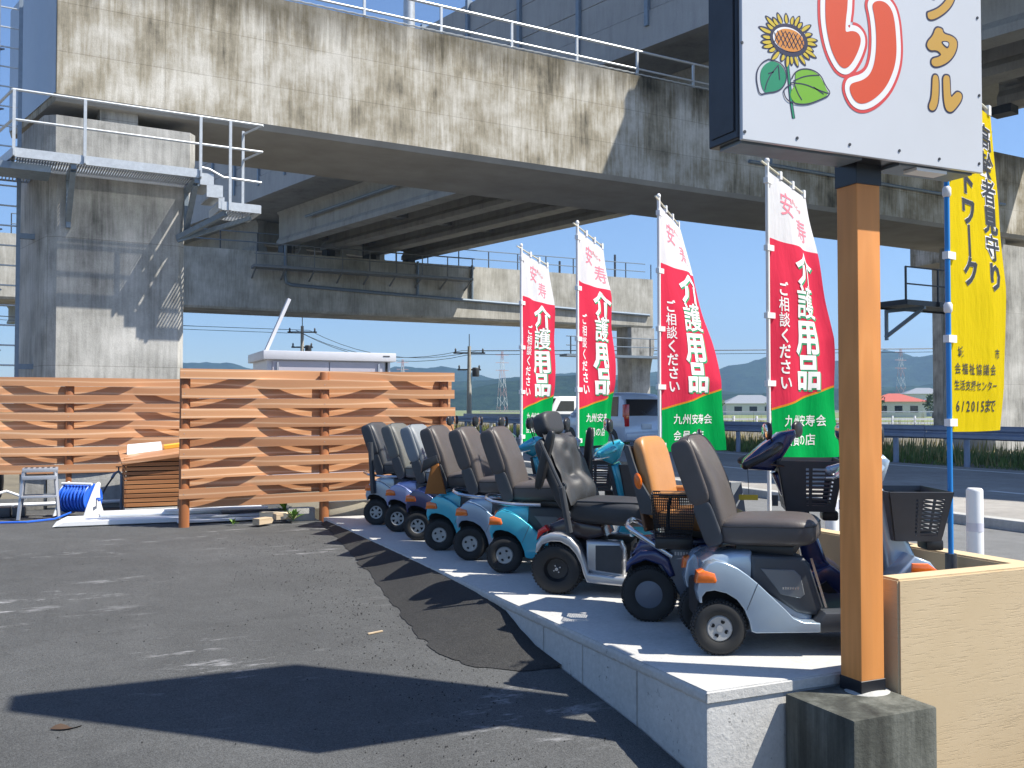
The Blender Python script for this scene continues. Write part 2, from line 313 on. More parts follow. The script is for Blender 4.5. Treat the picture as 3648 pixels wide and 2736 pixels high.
# ------------------------------------------------------------------ mesh builder
class MB:
    SC = None
    def __init__(s): s.v = []; s.f = []
    def add(s, vs, fs):
        o = len(s.v); s.v.extend([tuple(p) for p in vs]); s.f.extend([tuple(i + o for i in f) for f in fs]); return s
    def bm(s, b, mat=None):
        b.verts.index_update()
        vs = [(mat @ v.co if mat else v.co) for v in b.verts]
        s.add(vs, [[v.index for v in f.verts] for f in b.faces]); b.free(); return s
    def box(s, x0, x1, y0, y1, z0, z1, bev=0.0, seg=2, mat=None):
        b = bmesh.new()
        bmesh.ops.create_cube(b, size=1)
        for v in b.verts:
            v.co = Vector(((x0 + x1) / 2 + v.co.x * (x1 - x0), (y0 + y1) / 2 + v.co.y * (y1 - y0), (z0 + z1) / 2 + v.co.z * (z1 - z0)))
        if bev: bmesh.ops.bevel(b, geom=b.edges[:], offset=bev, segments=seg, profile=0.6, affect='EDGES')
        return s.bm(b, mat)
    def obox(s, p, q, w, h, up=Vector((0, 0, 1)), bev=0):
        """box beam from p to q, w sideways, h upwards"""
        p = Vector(p); q = Vector(q); d = q - p; L = d.length; d.normalize()
        side = d.cross(up)
        if side.length < 1e-4: side = Vector((1, 0, 0))
        side.normalize(); u = side.cross(d)
        M = Matrix((d, side, u)).transposed().to_4x4(); M.translation = (p + q) / 2
        return s.box(-L / 2, L / 2, -w / 2, w / 2, -h / 2, h / 2, bev, 1, M)
    def prism(s, prof, y0, y1, bev=0.0, seg=2, mat=None, taper=None):
        """profile of (x,z) extruded along y"""
        b = bmesh.new()
        vs = [b.verts.new((x, y0, z)) for x, z in prof]
        f = b.faces.new(vs)
        ex = bmesh.ops.extrude_face_region(b, geom=[f])
        for v in ex['geom']:
            if isinstance(v, bmesh.types.BMVert): v.co.y = y1
        bmesh.ops.recalc_face_normals(b, faces=b.faces[:])
        if bev:
            es = [e for e in b.edges if abs(e.verts[0].co.y - e.verts[1].co.y) < 1e-6]
            bmesh.ops.bevel(b, geom=es, offset=bev, segments=seg, profile=0.5, affect='EDGES', clamp_overlap=True)
        bmesh.ops.triangulate(b, faces=[f for f in b.faces if len(f.verts) > 4])
        return s.bm(b, mat)
    def tube(s, pts, r, n=8, caps=True, r2=None):
        pts = [Vector(p) for p in pts]; N = len(pts); vs = []; fs = []
        prev = None
        for i, p in enumerate(pts):
            d = (pts[min(i + 1, N - 1)] - pts[max(i - 1, 0)]).normalized()
            a = prev if prev is not None and abs(prev.dot(d)) < 0.99 else (Vector((0, 0, 1)) if abs(d.z) < 0.9 else Vector((1, 0, 0)))
            x = (a - d * a.dot(d)).normalized(); y = d.cross(x); prev = x
            rr = r if r2 is None else r + (r2 - r) * i / (N - 1)
            for k in range(n):
                t = 2 * math.pi * k / n
                vs.append(p + x * (rr * math.cos(t)) + y * (rr * math.sin(t)))
        for i in range(N - 1):
            for k in range(n):
                a = i * n + k; b = i * n + (k + 1) % n
                fs.append((a, b, b + n, a + n))
        if caps: fs.append(tuple(range(n - 1, -1, -1))); fs.append(tuple((N - 1) * n + k for k in range(n)))
        return s.add(vs, fs)
    def lathe(s, prof, n=24, axis='y', mat=None, close=True):
        """prof of (radius, axial)"""
        vs = []; fs = []; m = len(prof)
        for k in range(n):
            t = 2 * math.pi * k / n
            for r, a in prof:
                c, q = r * math.cos(t), r * math.sin(t)
                vs.append({'y': (c, a, q), 'z': (c, q, a), 'x': (a, c, q)}[axis])
        for k in range(n):
            for j in range(m - 1):
                a = k * m + j; b = ((k + 1) % n) * m + j
                fs.append((a, a + 1, b + 1, b))
        if mat: vs = [mat @ Vector(v) for v in vs]
        return s.add(vs, fs)
    def grid(s, fn, nu, nv, closed=False):
        vs = [fn(i / nu, j / nv) for j in range(nv + 1) for i in range(nu + 1)]
        fs = [(j * (nu + 1) + i, j * (nu + 1) + i + 1, (j + 1) * (nu + 1) + i + 1, (j + 1) * (nu + 1) + i) for j in range(nv) for i in range(nu)]
        return s.add(vs, fs)
    def ell(s, c, r, n=16, m=10, mat=None, p=1.0):
        def sg(x, e): return math.copysign(abs(x) ** e, x)
        vs = []; fs = []
        for j in range(m + 1):
            ph = -math.pi / 2 + math.pi * j / m
            for i in range(n):
                th = 2 * math.pi * i / n
                v = Vector((r[0] * sg(math.cos(ph), p) * sg(math.cos(th), p), r[1] * sg(math.cos(ph), p) * sg(math.sin(th), p), r[2] * sg(math.sin(ph), p)))
                if mat: v = mat @ v
                vs.append(v + Vector(c))
        for j in range(m):
            for i in range(n):
                fs.append((j * n + i, j * n + (i + 1) % n, (j + 1) * n + (i + 1) % n, (j + 1) * n + i))
        return s.add(vs, fs)
    def build(s, name, mat, parent=None, smooth=35, world=False, label=None, stuff=False):
        off = Vector((0, 0, 0))
        vs = s.v if not MB.SC else [(v[0] * MB.SC[0], v[1] * MB.SC[1], v[2]) for v in s.v]
        if world and parent is not None:
            q = parent; 
            while q is not None: off += q.location; q = q.parent
            vs = [(v[0] - off.x, v[1] - off.y, v[2] - off.z) for v in vs]
        me = bpy.data.meshes.new(name); me.from_pydata(vs, [], s.f); me.update()
        b = bmesh.new(); b.from_mesh(me); bmesh.ops.recalc_face_normals(b, faces=b.faces[:]) if len(s.f) < 40000 else None; b.to_mesh(me); b.free()
        if smooth:
            for p in me.polygons: p.use_smooth = True
            me.set_sharp_from_angle(angle=R(smooth))
        me.materials.append(mat)
        o = bpy.data.objects.new(name, me); col.objects.link(o)
        if parent is not None: o.parent = parent
        if label: o['label'] = label
        if stuff: o['kind'] = 'stuff'
        return o

def thing(name, label, cat, loc=(0, 0, 0), rz=0, group=None):
    o = bpy.data.objects.new(name, None); o.empty_display_size = 0.1; col.objects.link(o)
    o.location = loc; o.rotation_euler = (0, 0, rz); o['label'] = label; o['category'] = cat
    if group: o['group'] = group
    return o
def tag(o, label, cat, group=None):
    o['label'] = label; o['category'] = cat
    if group: o['group'] = group
    return o
def struct(o, label=None):
    o['kind'] = 'structure'
    if label: o['label'] = label
    return o
def copy_part(src, parent, loc=None, rot=None):
    o = src.copy(); col.objects.link(o); o.parent = parent
    if loc is not None: o.location = loc
    if rot is not None: o.rotation_euler = rot
    return o
def copy_tree(o, parent=None):
    c = o.copy(); col.objects.link(c); c.parent = parent
    for ch in list(o.children): copy_tree(ch, c)
    return c

# ------------------------------------------------------------------ ground
def lotz(x, y):
    pts = [(-50, -0.37), (3.0, -0.37), (3.25, -0.35), (3.6, -0.29), (4.2, -0.225), (4.8, -0.17), (6.5, -0.11), (8.0, -0.07), (9.6, -0.045), (14, -0.03), (60, -0.03)]
    for (a, za), (b, zb) in zip(pts, pts[1:]):
        if y <= b: return za + (zb - za) * (y - a) / (b - a) + 0.006 * noise.noise(Vector((x * .7, y * .7, 0)))
    return -0.03
mb = MB(); mb.grid(lambda u, v: (-14 + u * 16.22, -6 + v * 19.5, lotz(-14 + u * 16.22, -6 + v * 19.5)), 60, 110)
struct(mb.build('parking_lot', M_LOT), 'grey asphalt parking lot with chalky scuffs')
mb = MB(); mb.box(-850, 2550, -60, 2550, -2.5, -0.9)
struct(mb.build('terrain', M_DIRT, smooth=0))
mb = MB(); mb.add([(-60, 11.2, -.075), (6.0, 11.2, -.075), (6.0, 70, -.075), (-60, 70, -.075), (-60, 11.2, -.9), (6, 11.2, -.9)], [(0, 1, 2, 3), (0, 4, 5, 1)])
struct(mb.build('bare_yard', M_DIRT, smooth=0))
# dark fresh asphalt wedge along the slab
outer = [(9.45, 2.17), (8.6, 2.10), (7.9, 2.02), (7.0, 1.93), (6.2, 1.84), (5.5, 1.76), (5.05, 1.70), (4.75, 1.70), (4.5, 1.80), (4.36, 2.0), (4.34, 2.2)]
inner = [(9.45, -.015), (8.6, -.012), (7.9, -.012), (7.0, -.012), (6.2, -.015), (5.5, -.03), (5.05, -.06), (4.85, -.12), (4.65, -.17), (4.45, -.19), (4.34, -.2)]
def resamp(P, n):
    out_ = []
    for i in range(n + 1):
        t_ = i / n * (len(P) - 1); k = min(int(t_), len(P) - 2); f = t_ - k
        out_.append(tuple(P[k][q] + (P[k + 1][q] - P[k][q]) * f for q in (0, 1)))
    return out_
outer = [(y + .03 * noise.noise(Vector((y * 7, 1, 2))) * (1 if i < 90 else .6), x + .035 * noise.noise(Vector((y * 6, x * 6, 5))) + .018 * noise.noise(Vector((y * 25, x * 25, 9)))) for i, (y, x) in enumerate(resamp(outer, 120))]
inner = resamp(inner, 120)
mb = MB(); nI = 8; vs = []
for (yo, xo), (yi, zi) in zip(outer, inner):
    for k in range(nI + 1):
        f = k / nI; x = xo + (2.228 - xo) * f; y = yo + (yi - yo) * f
        z0 = lotz(x, y) + 0.004
        z = z0 + max(0, (zi - z0)) * (f ** 1.3) + 0.006 * math.sin(f * math.pi)
        vs.append((x, y + 0.02 * noise.noise(Vector((x * 9, y * 9, 3))), z))
fs = [(j * (nI + 1) + k, j * (nI + 1) + k + 1, (j + 1) * (nI + 1) + k + 1, (j + 1) * (nI + 1) + k) for j in range(len(outer) - 1) for k in range(nI)]
mb.add(vs, fs); struct(mb.build('asphalt_patch', M_PATCH), 'dark fresh asphalt wedge beside the slab')
# loose grit on the lot
mb = MB()
for i in range(1500):
    y = random.uniform(3.2, 8.8); x = random.gauss(1.55, 0.28) if random.random() < .8 else random.uniform(-3, 1.8)
    r = random.uniform(.0015, .0055); z = lotz(x, y) + r * .4
    mb.add([(x - r, y, z), (x, y - r, z), (x + r, y, z), (x, y + r, z), (x, y, z + r)], [(0, 1, 4), (1, 2, 4), (2, 3, 4), (3, 0, 4)])
o = mb.build('loose_grit', M_PATCH, smooth=0); o['kind'] = 'stuff'; o['label'] = 'loose dark grit scattered on the asphalt lot'
# slab
mb = MB()
mb.box(2.23, 4.05, 3.11, 9.62, -0.9, 0.0, 0.012, 2)
plat = struct(mb.build('concrete_platform', M_SLAB), 'pale concrete platform the scooters stand on')
mb = MB()
mb.grid(lambda u, v: (2.2285 - .0065 * min(1, v * 4, (1 - v) * 4) + .0025 * noise.noise(Vector((u * 300, v * 2, 1))), 3.105 + u * 6.4, -.052 + .048 * v + .005 * noise.noise(Vector((u * 170, 5, v)))), 420, 8); mb.build('edge_lip', M_SLAB, plat)
mb = MB(); mb.box(2.224, 3.03, 3.101, 3.109, -.05, -.006, .003, 1); mb.build('edge_lip', M_SLAB, plat)
for y in (3.62, 4.12, 4.55):
    mb = MB(); mb.box(2.2255, 2.2295, y, y + .004, -.5, -.052); mb.build('formwork_joint', M_LOWWALL, plat)
# sidewalk and road
mb = MB(); mb.add([(3.96, -6, -.16), (8.9, -6, -.16), (8.9, 120, -.16), (3.96, 120, -.16), (3.96, -6, -.9), (3.96, 120, -.9)], [(0, 1, 2, 3), (4, 0, 3, 5)])
struct(mb.build('sidewalk', M_WALK, smooth=0))
mb = MB(); mb.add([(8.9, -40, -.18), (17.6, -40, -.18), (17.6, 400, -.18), (8.9, 400, -.18)], [(0, 1, 2, 3)])
struct(mb.build('road', M_ROAD, smooth=0))
for x0, x1, nm in ((8.95, 9.10, 'edge'), (16.7, 16.85, 'edge')):
    mb = MB(); mb.add([(x0, -40, -.176), (x1, -40, -.176), (x1, 400, -.176), (x0, 400, -.176)], [(0, 1, 2, 3)])
    struct(mb.build('road_edge_line', M_LINE, smooth=0))
mb = MB()
for k in range(30):
    y = -10 + k * 8; mb.add([(12.75, y, -.176), (12.9, y, -.176), (12.9, y + 4.5, -.176), (12.75, y + 4.5, -.176)], [(0, 1, 2, 3)])
struct(mb.build('road_centre_line', M_LINE, smooth=0))
mb = MB(); mb.box(8.72, 8.9, -40, 120, -.4, -.05, .02)
struct(mb.build('kerb', M_LOWWALL, smooth=0))
mb = MB(); mb.add([(17.6, -40, -.2), (60, -40, -.6), (60, 400, -.6), (17.6, 400, -.2)], [(0, 1, 2, 3)])
struct(mb.build('verge', M_DIRT, smooth=0))
mb = MB(); mb.add([(60, -40, -.6), (900, -40, -.7), (900, 900, -.7), (-300, 900, -.7), (-300, 120, -.7), (60, 120, -.62)], [(0, 1, 2, 3, 4, 5)])
struct(mb.build('fields', plain('field_green', (0.16, 0.19, 0.07), 0.9, 0, 0.3, 0.05), smooth=0))

# hills
def hill(name, cx, cy, along, length, h, depth, seed, prof):
    ax = Vector((math.sin(R(along)), math.cos(R(along)), 0)); nx = Vector((ax.y, -ax.x, 0)); 
    mb = MB()
    def fn(u, v):
        p = Vector((cx, cy, 0)) + ax * ((u - .5) * length) + nx * ((v - .5) * depth)
        e = prof(u) * h * (math.sin(min(1, max(0, v)) * math.pi) ** 0.8)
        z = e * (0.86 + 0.28 * noise.fractal(Vector((p.x / 160, p.y / 160, seed)), 1, 2, 5)) + e * 0.04 * noise.noise(Vector((p.x / 18, p.y / 18, seed)))
        return (p.x, p.y, -3 + max(0, z))
    mb.grid(fn, 160, 26)
    return struct(mb.build(name, M_HILL, smooth=180))
# azimuths from the camera (deg clockwise from +Y): native x=1620 -> 20.8 ; 3600 -> 51.8
def pol(az, d): return (d * math.sin(R(az)), d * math.cos(R(az)))
hx, hy = pol(24, 1000)
hill('near_hill', hx, hy, 24 + 90, 1000, 44, 300, 3.1, lambda u: 0.35 + 0.65 * math.exp(-((u - .56) / .12) ** 2) + 0.25 * math.exp(-((u - .85) / .12) ** 2) if u > .40 else .50 * max(0, math.sin(max(0, (u - .28) / .12) * 1.57)))
hx, hy = pol(38, 1900)
hill('far_hill', hx, hy, 38 + 90, 2600, 128, 600, 7.7, lambda u: 0.78 + 0.22 * math.sin(u * 11 + .6) * 1.0 * (1 if u > .2 else u / .2))
hx, hy = pol(44, 1300)
hill('middle_hill', hx, hy, 44 + 90, 1500, 62, 420, 12.2, lambda u: 0.72 + 0.25 * math.sin(u * 9 + 1))

# haze
mb = MB(); mb.box(-900, 2600, -70, 2600, -3.9, 260)
hz = mb.build('haze', M_DARK, smooth=0); hz['kind'] = 'stuff'
mh = bpy.data.materials.new('haze_air'); mh.use_nodes = True; th = mh.node_tree; th.nodes.clear()
pv = th.nodes.new('ShaderNodeVolumePrincipled'); pv.inputs['Color'].default_value = (0.42, 0.66, 1.0, 1); pv.inputs['Density'].default_value = 0.00030; pv.inputs['Anisotropy'].default_value = 0.3
ov = th.nodes.new('ShaderNodeOutputMaterial'); th.links.new(pv.outputs[0], ov.inputs['Volume'])
hz.data.materials.clear(); hz.data.materials.append(mh)

# ------------------------------------------------------------------ viaduct
BB = Vector((.9957, .0925, 0)); NN = Vector((-.0925, .9957, 0)); P0 = Vector((3.5, 19.97, 0)); ZZ = Vector((0, 0, 1))
GG = Vector((-.269, .963, 0)); PP = Vector((.963, .269, 0))
def BU(u, v, z): return P0 + BB * u + NN * v + ZZ * z
def DL(L, t, z): return PP * L + GG * t + ZZ * z
def hexa(mb, f, a0, a1, b0, b1, z0, z1, sk=None):
    """box in a skewed frame: f(a,b,z)"""
    k = sk or (lambda a, b: a)
    P = [f(k(a0, b0), b0, z0), f(k(a1, b0), b0, z0), f(k(a1, b1), b1, z0), f(k(a0, b1), b1, z0)]
    Q = [p + ZZ * (z1 - z0) for p in P]
    mb.add(P + Q, [(3, 2, 1, 0), (4, 5, 6, 7), (0, 1, 5, 4), (1, 2, 6, 5), (2, 3, 7, 6), (3, 0, 4, 7)])
def skew(a, b): return a - b * 0.195      # ends parallel to the deck direction
def local_root(name, label, cat, p): return thing(name, label, cat, (p.x, p.y, p.z))

def crossbeam(name, label, f, u0, u1, depth, zb, zt, bmat=None):
    root = local_root(name, label, 'bridge beam', f(u0, 0, zb))
    mb = MB()
    # slightly chamfered lower edges, end cut on the skew
    c = 0.12
    prof = [(0, zb + c), (c * .6, zb), (depth - c, zb), (depth, zb + c), (depth, zt), (0, zt)]
    n = 24; vs = []; fs = []
    for i in range(n + 1):
        u = u0 + (u1 - u0) * i / n
        for v, z in prof: vs.append(f(skew(u, v), v, z))
    m = len(prof)
    for i in range(n):
        for k in range(m):
            a = i * m + k; b = i * m + (k + 1) % m
            fs.append((a, b, b + m, a + m))
    fs.append(tuple(range(m))); fs.append(tuple(n * m + k for k in reversed(range(m))))
    mb.add(vs, fs); mb.build('beam_body', bmat or M_BEAM, root, smooth=0, world=True)
    return root
cb1 = crossbeam('bridge_crossbeam', 'near weathered concrete crossbeam, streaked and half sunlit, crossing above the fence', BU, -4.03, 29.0, 3.4, 6.86, 9.65)
# handrail on the crossbeam
mbp = MB()
for k in range(14):
    u = -4 + k * 1.88 + .5
    mb = MB(); mb.obox(BU(u, .3, 9.65), BU(u, .3, 10.42), .055, .055, BB); mb.box(0, 0, 0, 0, 0, 0) if 0 else None
    p = BU(u, .3, 9.65); mb.add(*(lambda w: ([p + BB * a + NN * b + ZZ * c for a, b, c in ((-w, -w, 0), (w, -w, 0), (w, w, 0), (-w, w, 0), (-w, -w, .02), (w, -w, .02), (w, w, .02), (-w, w, .02))], [(4, 5, 6, 7), (0, 1, 5, 4), (1, 2, 6, 5), (2, 3, 7, 6), (3, 0, 4, 7)]))(.07))
    mb.build('rail_post', M_GALV, cb1, world=True)
for z, r in ((10.42, .035), (9.95, .028)):
    mb = MB(); mb.tube([BU(-4, .3, z), BU(24.5, .3, z)], r); mb.build('handrail', M_GALV, cb1, world=True)
mb = MB()
pts = [BU(-4 + i * .12, .27, 9.80 + .012 * (i % 2)) for i in range(236)]
mb.tube(pts, .022, 5); mb.build('cable_conduit', M_GALV, cb1, world=True)
# cable tray / pipe on shaded face of beam
mb = MB(); mb.tube([BU(13.2, -.07, 7.9), BU(24.6, -.07, 7.9)], .05); mb.tube([BU(14.0, -.07, 9.4), BU(14.0, -.07, 7.9)], .05); mb.build('drain_pipe', M_GALVD, cb1, world=True)
for u in (15.2, 17.4, 19.6, 21.8):
    mb = MB(); hexa(mb, BU, u, u + .35, -.12, 0, 8.35, 8.8); mb.build('pipe_bracket', M_DARKST, cb1, world=True)

def pier(name, label, u0, u1, f, dep, ztop, capz, capx=0.2, v0=0.0):
    root = local_root(name, label, 'bridge pier', f(u0, v0, -.5))
    mb = MB(); ch = .16
    lev = [(-.6, 0), (capz - 1.6, 0), (capz - .9, capx * .35), (capz, capx), (ztop, capx)]
    vs = []; fs = []
    for z, e in lev:
        a0, a1, b0, b1 = u0 - e * .2, u1 + e, v0, v0 + dep
        ring = [(a0 + ch, b0), (a1 - ch, b0), (a1, b0 + ch), (a1, b1 - ch), (a1 - ch, b1), (a0 + ch, b1), (a0, b1 - ch), (a0, b0 + ch)]
        for a, b in ring: vs.append(f(skew(a, b - v0), b, z))
    for i in range(len(lev) - 1):
        for k in range(8):
            a = i * 8 + k; b = i * 8 + (k + 1) % 8; fs.append((a, b, b + 8, a + 8))
    fs.append(tuple(range(len(vs) - 8, len(vs))))
    mb.add(vs, fs); mb.build('column', M_PIER, root, smooth=0, world=True)
    mb = MB(); hexa(mb, f, u0 + .9, u1 - .9, v0 + .25, v0 + .9, ztop, ztop + .28); mb.build('bearing_pad', M_PIER, root, smooth=0, world=True)
    return root
pier1 = pier('bridge_pier', 'left concrete bridge pier with chamfered corners rising behind the low fence', -4.15, -1.66, BU, 2.1, 6.58, 6.0)
mb = MB()
def BE(a, b, z): return BU(a - b * 0.195, b, z)
hexa(mb, BE, -4.055, -4.035, .03, 3.37, 7.0, 9.62); mb.build('end_sky_tint_plate', plain('sky_tint_blue_grey', (.36, .42, .50), .4, .1, .03), cb1, world=True, smooth=0)  # added plate; sky light on the shaded beam end put into its colour
pierR = pier('bridge_pier', 'right dark bridge pier behind the yellow banner', 23.9, 26.0, BU, 1.7, 6.58, 4.9, .5)

def grating(mb, f, u0, u1, v0, v1, z, step=.045, cross=.35):
    n = int((u1 - u0) / step)
    for i in range(n + 1):
        u = u0 + i * step
        a, b = f(u, v0, z), f(u, v1, z); w = BB * .009; h = ZZ * .035
        mb.add([a - w, a + w, b + w, b - w, a - w + h, a + w + h, b + w + h, b - w + h], [(0, 1, 2, 3), (4, 5, 6, 7), (0, 3, 7, 4), (1, 2, 6, 5)])
    k = max(2, int((v1 - v0) / cross))
    for j in range(k + 1):
        v = v0 + (v1 - v0) * j / k
        mb.obox(f(u0, v, z + .017), f(u1, v, z + .017), .02, .035)
def walkway(label, f, u0, u1, v0, v1, z, steps=True, mat=M_GALV, side=1, left_return=True):
    root = local_root('maintenance_walkway', label, 'walkway', f(u0, v0, z))
    def W(mb, nm, m=mat, **k): return mb.build(nm, m, root, world=True, **k)
    # edge channels
    mb = MB(); mb.obox(f(u0, v0, z), f(u1, v0, z), .05, .16); W(mb, 'edge_channel')
    mb = MB(); mb.obox(f(u0, v1 - .08, z), f(u1, v1 - .08, z), .05, .14); W(mb, 'edge_channel')
    for u in (u0, u1):
        mb = MB(); mb.obox(f(u, v0, z), f(u, v1, z), .05, .16, ZZ); W(mb, 'end_channel')
    mb = MB(); grating(mb, f, u0 + .03, u1 - .03, v0 + .03, v1 - .1, z - .01); W(mb, 'floor_grating', M_GRATE, smooth=0)
    posts = [u0, u0 + (u1 - u0) * .36, u1]
    for u in posts:
        mb = MB(); mb.obox(f(u, v0 - .03, z - .08), f(u, v0 - .03, z + 1.08), .05, .05, BB); mb.obox(f(u, v0 - .03, z - .07), f(u, v0 - .03, z + .06), .14, .03, BB); W(mb, 'rail_post')
    for dz in (1.08, .56):
        mb = MB(); mb.tube([f(u0 - .02, v0 - .03, z + dz), f(u1 + (1.17 if steps else 0), v0 - .03, z + dz + .0)], .024); W(mb, 'handrail')
    # brackets
    for u in (u0 + .95, u1 - .05):
        mb = MB(); mb.obox(f(u, v0 + .02, z - .12), f(u, v1, z - .12), .09, .1); mb.obox(f(u, v0 + .15, z - .17), f(u, v1, z - .95), .09, .1); mb.obox(f(u, v1 - .04, z - .1), f(u, v1 - .04, z - 1.05), .09, .08, BB); W(mb, 'bracket', M_GALVD)
    if steps:
        # stepped stringer and low landing
        mb = MB()
        for a, b, za, zb in ((u1, u1 + .25, z - .2, z + .02), (u1 + .12, u1 + .42, z - .42, z - .18), (u1 + .34, u1 + .45, z - .62, z - .40)):
            P = [f(a, v0 - .02, za), f(b, v0 - .02, za), f(b, v0 + .02, za), f(a, v0 + .02, za)]
            mb.add(P + [p + ZZ * (zb - za) for p in P], [(0, 1, 2, 3), (4, 5, 6, 7), (0, 1, 5, 4), (1, 2, 6, 5), (2, 3, 7, 6), (3, 0, 4, 7)])
        W(mb, 'step_stringer')
        for a, zz in ((u1 + .03, z - .2), (u1 + .2, z - .4)):
            mb = MB(); hexa(mb, f, a, a + .22, v0 + .03, v1 - .2, zz, zz + .03); W(mb, 'step_tread', M_GRATE)
        a0, a1 = u1 + .40, u1 + 1.13; zl = z - .56
        mb = MB(); mb.obox(f(a0, v0, zl), f(a1, v0, zl), .05, .16); mb.obox(f(a1, v0, zl), f(a1, v1 - .1, zl), .05, .16); mb.obox(f(a0, v0, zl), f(a0, v1 - .1, zl), .05, .16); mb.obox(f(a0, v1 - .1, zl), f(a1, v1 - .1, zl), .05, .16); W(mb, 'landing_frame')
        mb = MB(); grating(mb, f, a0 + .03, a1 - .03, v0 + .03, v1 - .12, zl, .06); W(mb, 'landing_grating', M_GRATE, smooth=0)
        for u in (u1 + .55, u1 + .93):
            vv = v0 - .03 if u < u1 + .8 else v0 + .55
            mb = MB(); mb.obox(f(u, vv, zl - .08), f(u, vv, z + 1.08), .05, .05, BB); W(mb, 'rail_post')
        mb = MB(); mb.tube([f(u1, v0 - .03, z + .12), f(u1 + .16, v0 - .03, z + .10), f(u1 + .42, v0 - .03, z - .02), f(u1 + 1.15, v0 - .03, z - .04)], .024); W(mb, 'handrail')
        mb = MB(); mb.tube([f(u1 + 1.17, v0 - .03, z + 1.08), f(u1 + .93, v0 + .55, z + 1.02)], .022); mb.tube([f(u1 + 1.15, v0 - .03, z + .56), f(u1 + .93, v0 + .55, z + .5)], .022); W(mb, 'handrail')
        mb = MB(); mb.obox(f(u1 + .5, v0 + .1, zl - .12), f(u1 - .2, v1, zl - .5), .09, .1); mb.obox(f(a1 - .1, v0 + .3, zl - .12), f(u1 - .2, v1, zl - .55), .07, .08); W(mb, 'bracket', M_GALVD)
    if left_return:
        mb = MB()
        for dz in (1.08, .56): mb.tube([f(u0 - .02, v0 - .03, z + dz), f(u0 - .5, v0 + 2.4, z + dz)], .024)
        W(mb, 'handrail')
        mb = MB(); mb.obox(f(u0, v0, z), f(u0 - .5, v0 + 2.6, z), .05, .16); W(mb, 'edge_channel')
        mb = MB(); grating(mb, f, u0 - .42, u0 + .6, v0 + .9, v0 + 2.4, z - .01, .06); W(mb, 'floor_grating', M_GRATE, smooth=0)
        mb = MB(); mb.obox(f(u0 - .25, v0 + 1.1, z - .1), f(u0 - .25, v0 + 1.1, z + 1.08), .05, .05, BB); W(mb, 'rail_post')
        mb = MB(); hexa(mb, f, u0 - .3, u0 + .6, v0 + .2, v0 + .95, z - .24, z - .12); W(mb, 'side_bracket', M_GALVD)
    return root
walkway('galvanised maintenance walkway with handrail and steps on the left pier', BU, -4.76, -1.64, -1.1, 0.0, 5.52)
walkway('dark maintenance walkway on the left side of the right pier', BU, 19.4, 23.6, -.2, 1.3, 4.35, steps=False, mat=M_DARKST, left_return=False)

# caged ladder at the far left of the pier
lad = local_root('caged_ladder', 'tall blue-grey steel ladder running up the left side of the left pier', 'ladder', BU(-4.9, .9, 0))
f = BU
for u in (-4.98, -4.60):
    mb = MB(); mb.obox(f(u, .9, -.2), f(u, .9, 13.5), .09, .07, BB); mb.build('ladder_rail', M_GALVD, lad, world=True)
rung0 = None
for k in range(34):
    z = .4 + k * .38
    mb = MB(); mb.tube([f(-4.98, .9, z), f(-4.60, .9, z)], .016, 6); mb.build('rung', M_GALV, lad, world=True)
for k in range(10):
    z = 2.2 + k * 1.15
    pts = [f(-4.98, .9, z)] + [f(-5.35 + .5 * math.cos(a), .75 + .42 * math.sin(a), z) for a in [R(x) for x in range(20, 350, 30)]] + [f(-4.98, .82, z)]
    mb = MB(); mb.tube(pts, .016, 5); mb.build('cage_hoop', M_GALVD, lad, world=True)
for z in (1.9, 4.4):
    mb = MB(); mb.obox(f(-4.6, .9, z), f(-4.1, .9, z), .1, .1); mb.build('wall_bracket', M_GALVD, lad, world=True)

# deck
deck = local_root('bridge_deck', 'elevated road deck on grey concrete girders crossing overhead', 'bridge', DL(21, 20, 9.9))
def D(mb, nm, m, **k): return mb.build(nm, m, deck, world=True, **k)
T0, T1 = -42, 51.2
def dl(a, b, z): return DL(a, b, z)
mb = MB(); hexa(mb, dl, 20.8, 35.2, T0, 110, 11.72, 11.98); D(mb, 'deck_slab', M_GIRD, smooth=0)
for L in (23.1, 25.75, 28.4, 31.1):
    mb = MB()
    for t0, t1 in ((T0, 12.1), (14.8, 47.6), (50.2, 110)):
        prof = [(0, 9.9), (.7, 9.9), (.7, 10.12), (.48, 10.32), (.48, 11.5), (.7, 11.72), (0, 11.72), (.22, 11.5), (.22, 10.32), (0, 10.12)]
        prof = [(0, 9.9), (.7, 9.9), (.7, 10.12), (.48, 10.32), (.48, 11.5), (.7, 11.7), (0, 11.7), (.14, 11.5), (.14, 10.32), (0, 10.12)]
        vs = [DL(L + a, t0, z) for a, z in prof] + [DL(L + a, t1, z) for a, z in prof]; n = len(prof)
        mb.add(vs, [(k, (k + 1) % n, (k + 1) % n + n, k + n) for k in range(n)] + [tuple(range(n)), tuple(range(2 * n - 1, n - 1, -1))])
    D(mb, 'girder', M_GIRD, smooth=0)
for t in (11.4, 15.0, 23, 31, 39, 47.0, 50.4, -6):
    mb = MB(); hexa(mb, dl, 23.6, 31.2, t, t + .5, 10.4, 11.7); D(mb, 'diaphragm', M_GIRD, smooth=0)
for L in (23.2, 25.85, 28.5, 31.2):
    for t in (12.0, 14.9, 47.3, 50.4):
        mb = MB(); hexa(mb, dl, L, L + .5, t - .3, t + .3, 9.45, 9.9) if t > 40 else hexa(mb, dl, L, L + .5, t - .25, t + .35, 9.66, 9.9); D(mb, 'bearing', M_DARKST, smooth=0)
mb = MB(); hexa(mb, dl, 20.78, 21.1, T0, 110, 11.68, 12.75); D(mb, 'parapet', M_NOISE, smooth=0)
mb = MB(); hexa(mb, dl, 34.9, 35.2, T0, 110, 11.68, 12.75); D(mb, 'parapet', M_NOISE, smooth=0)
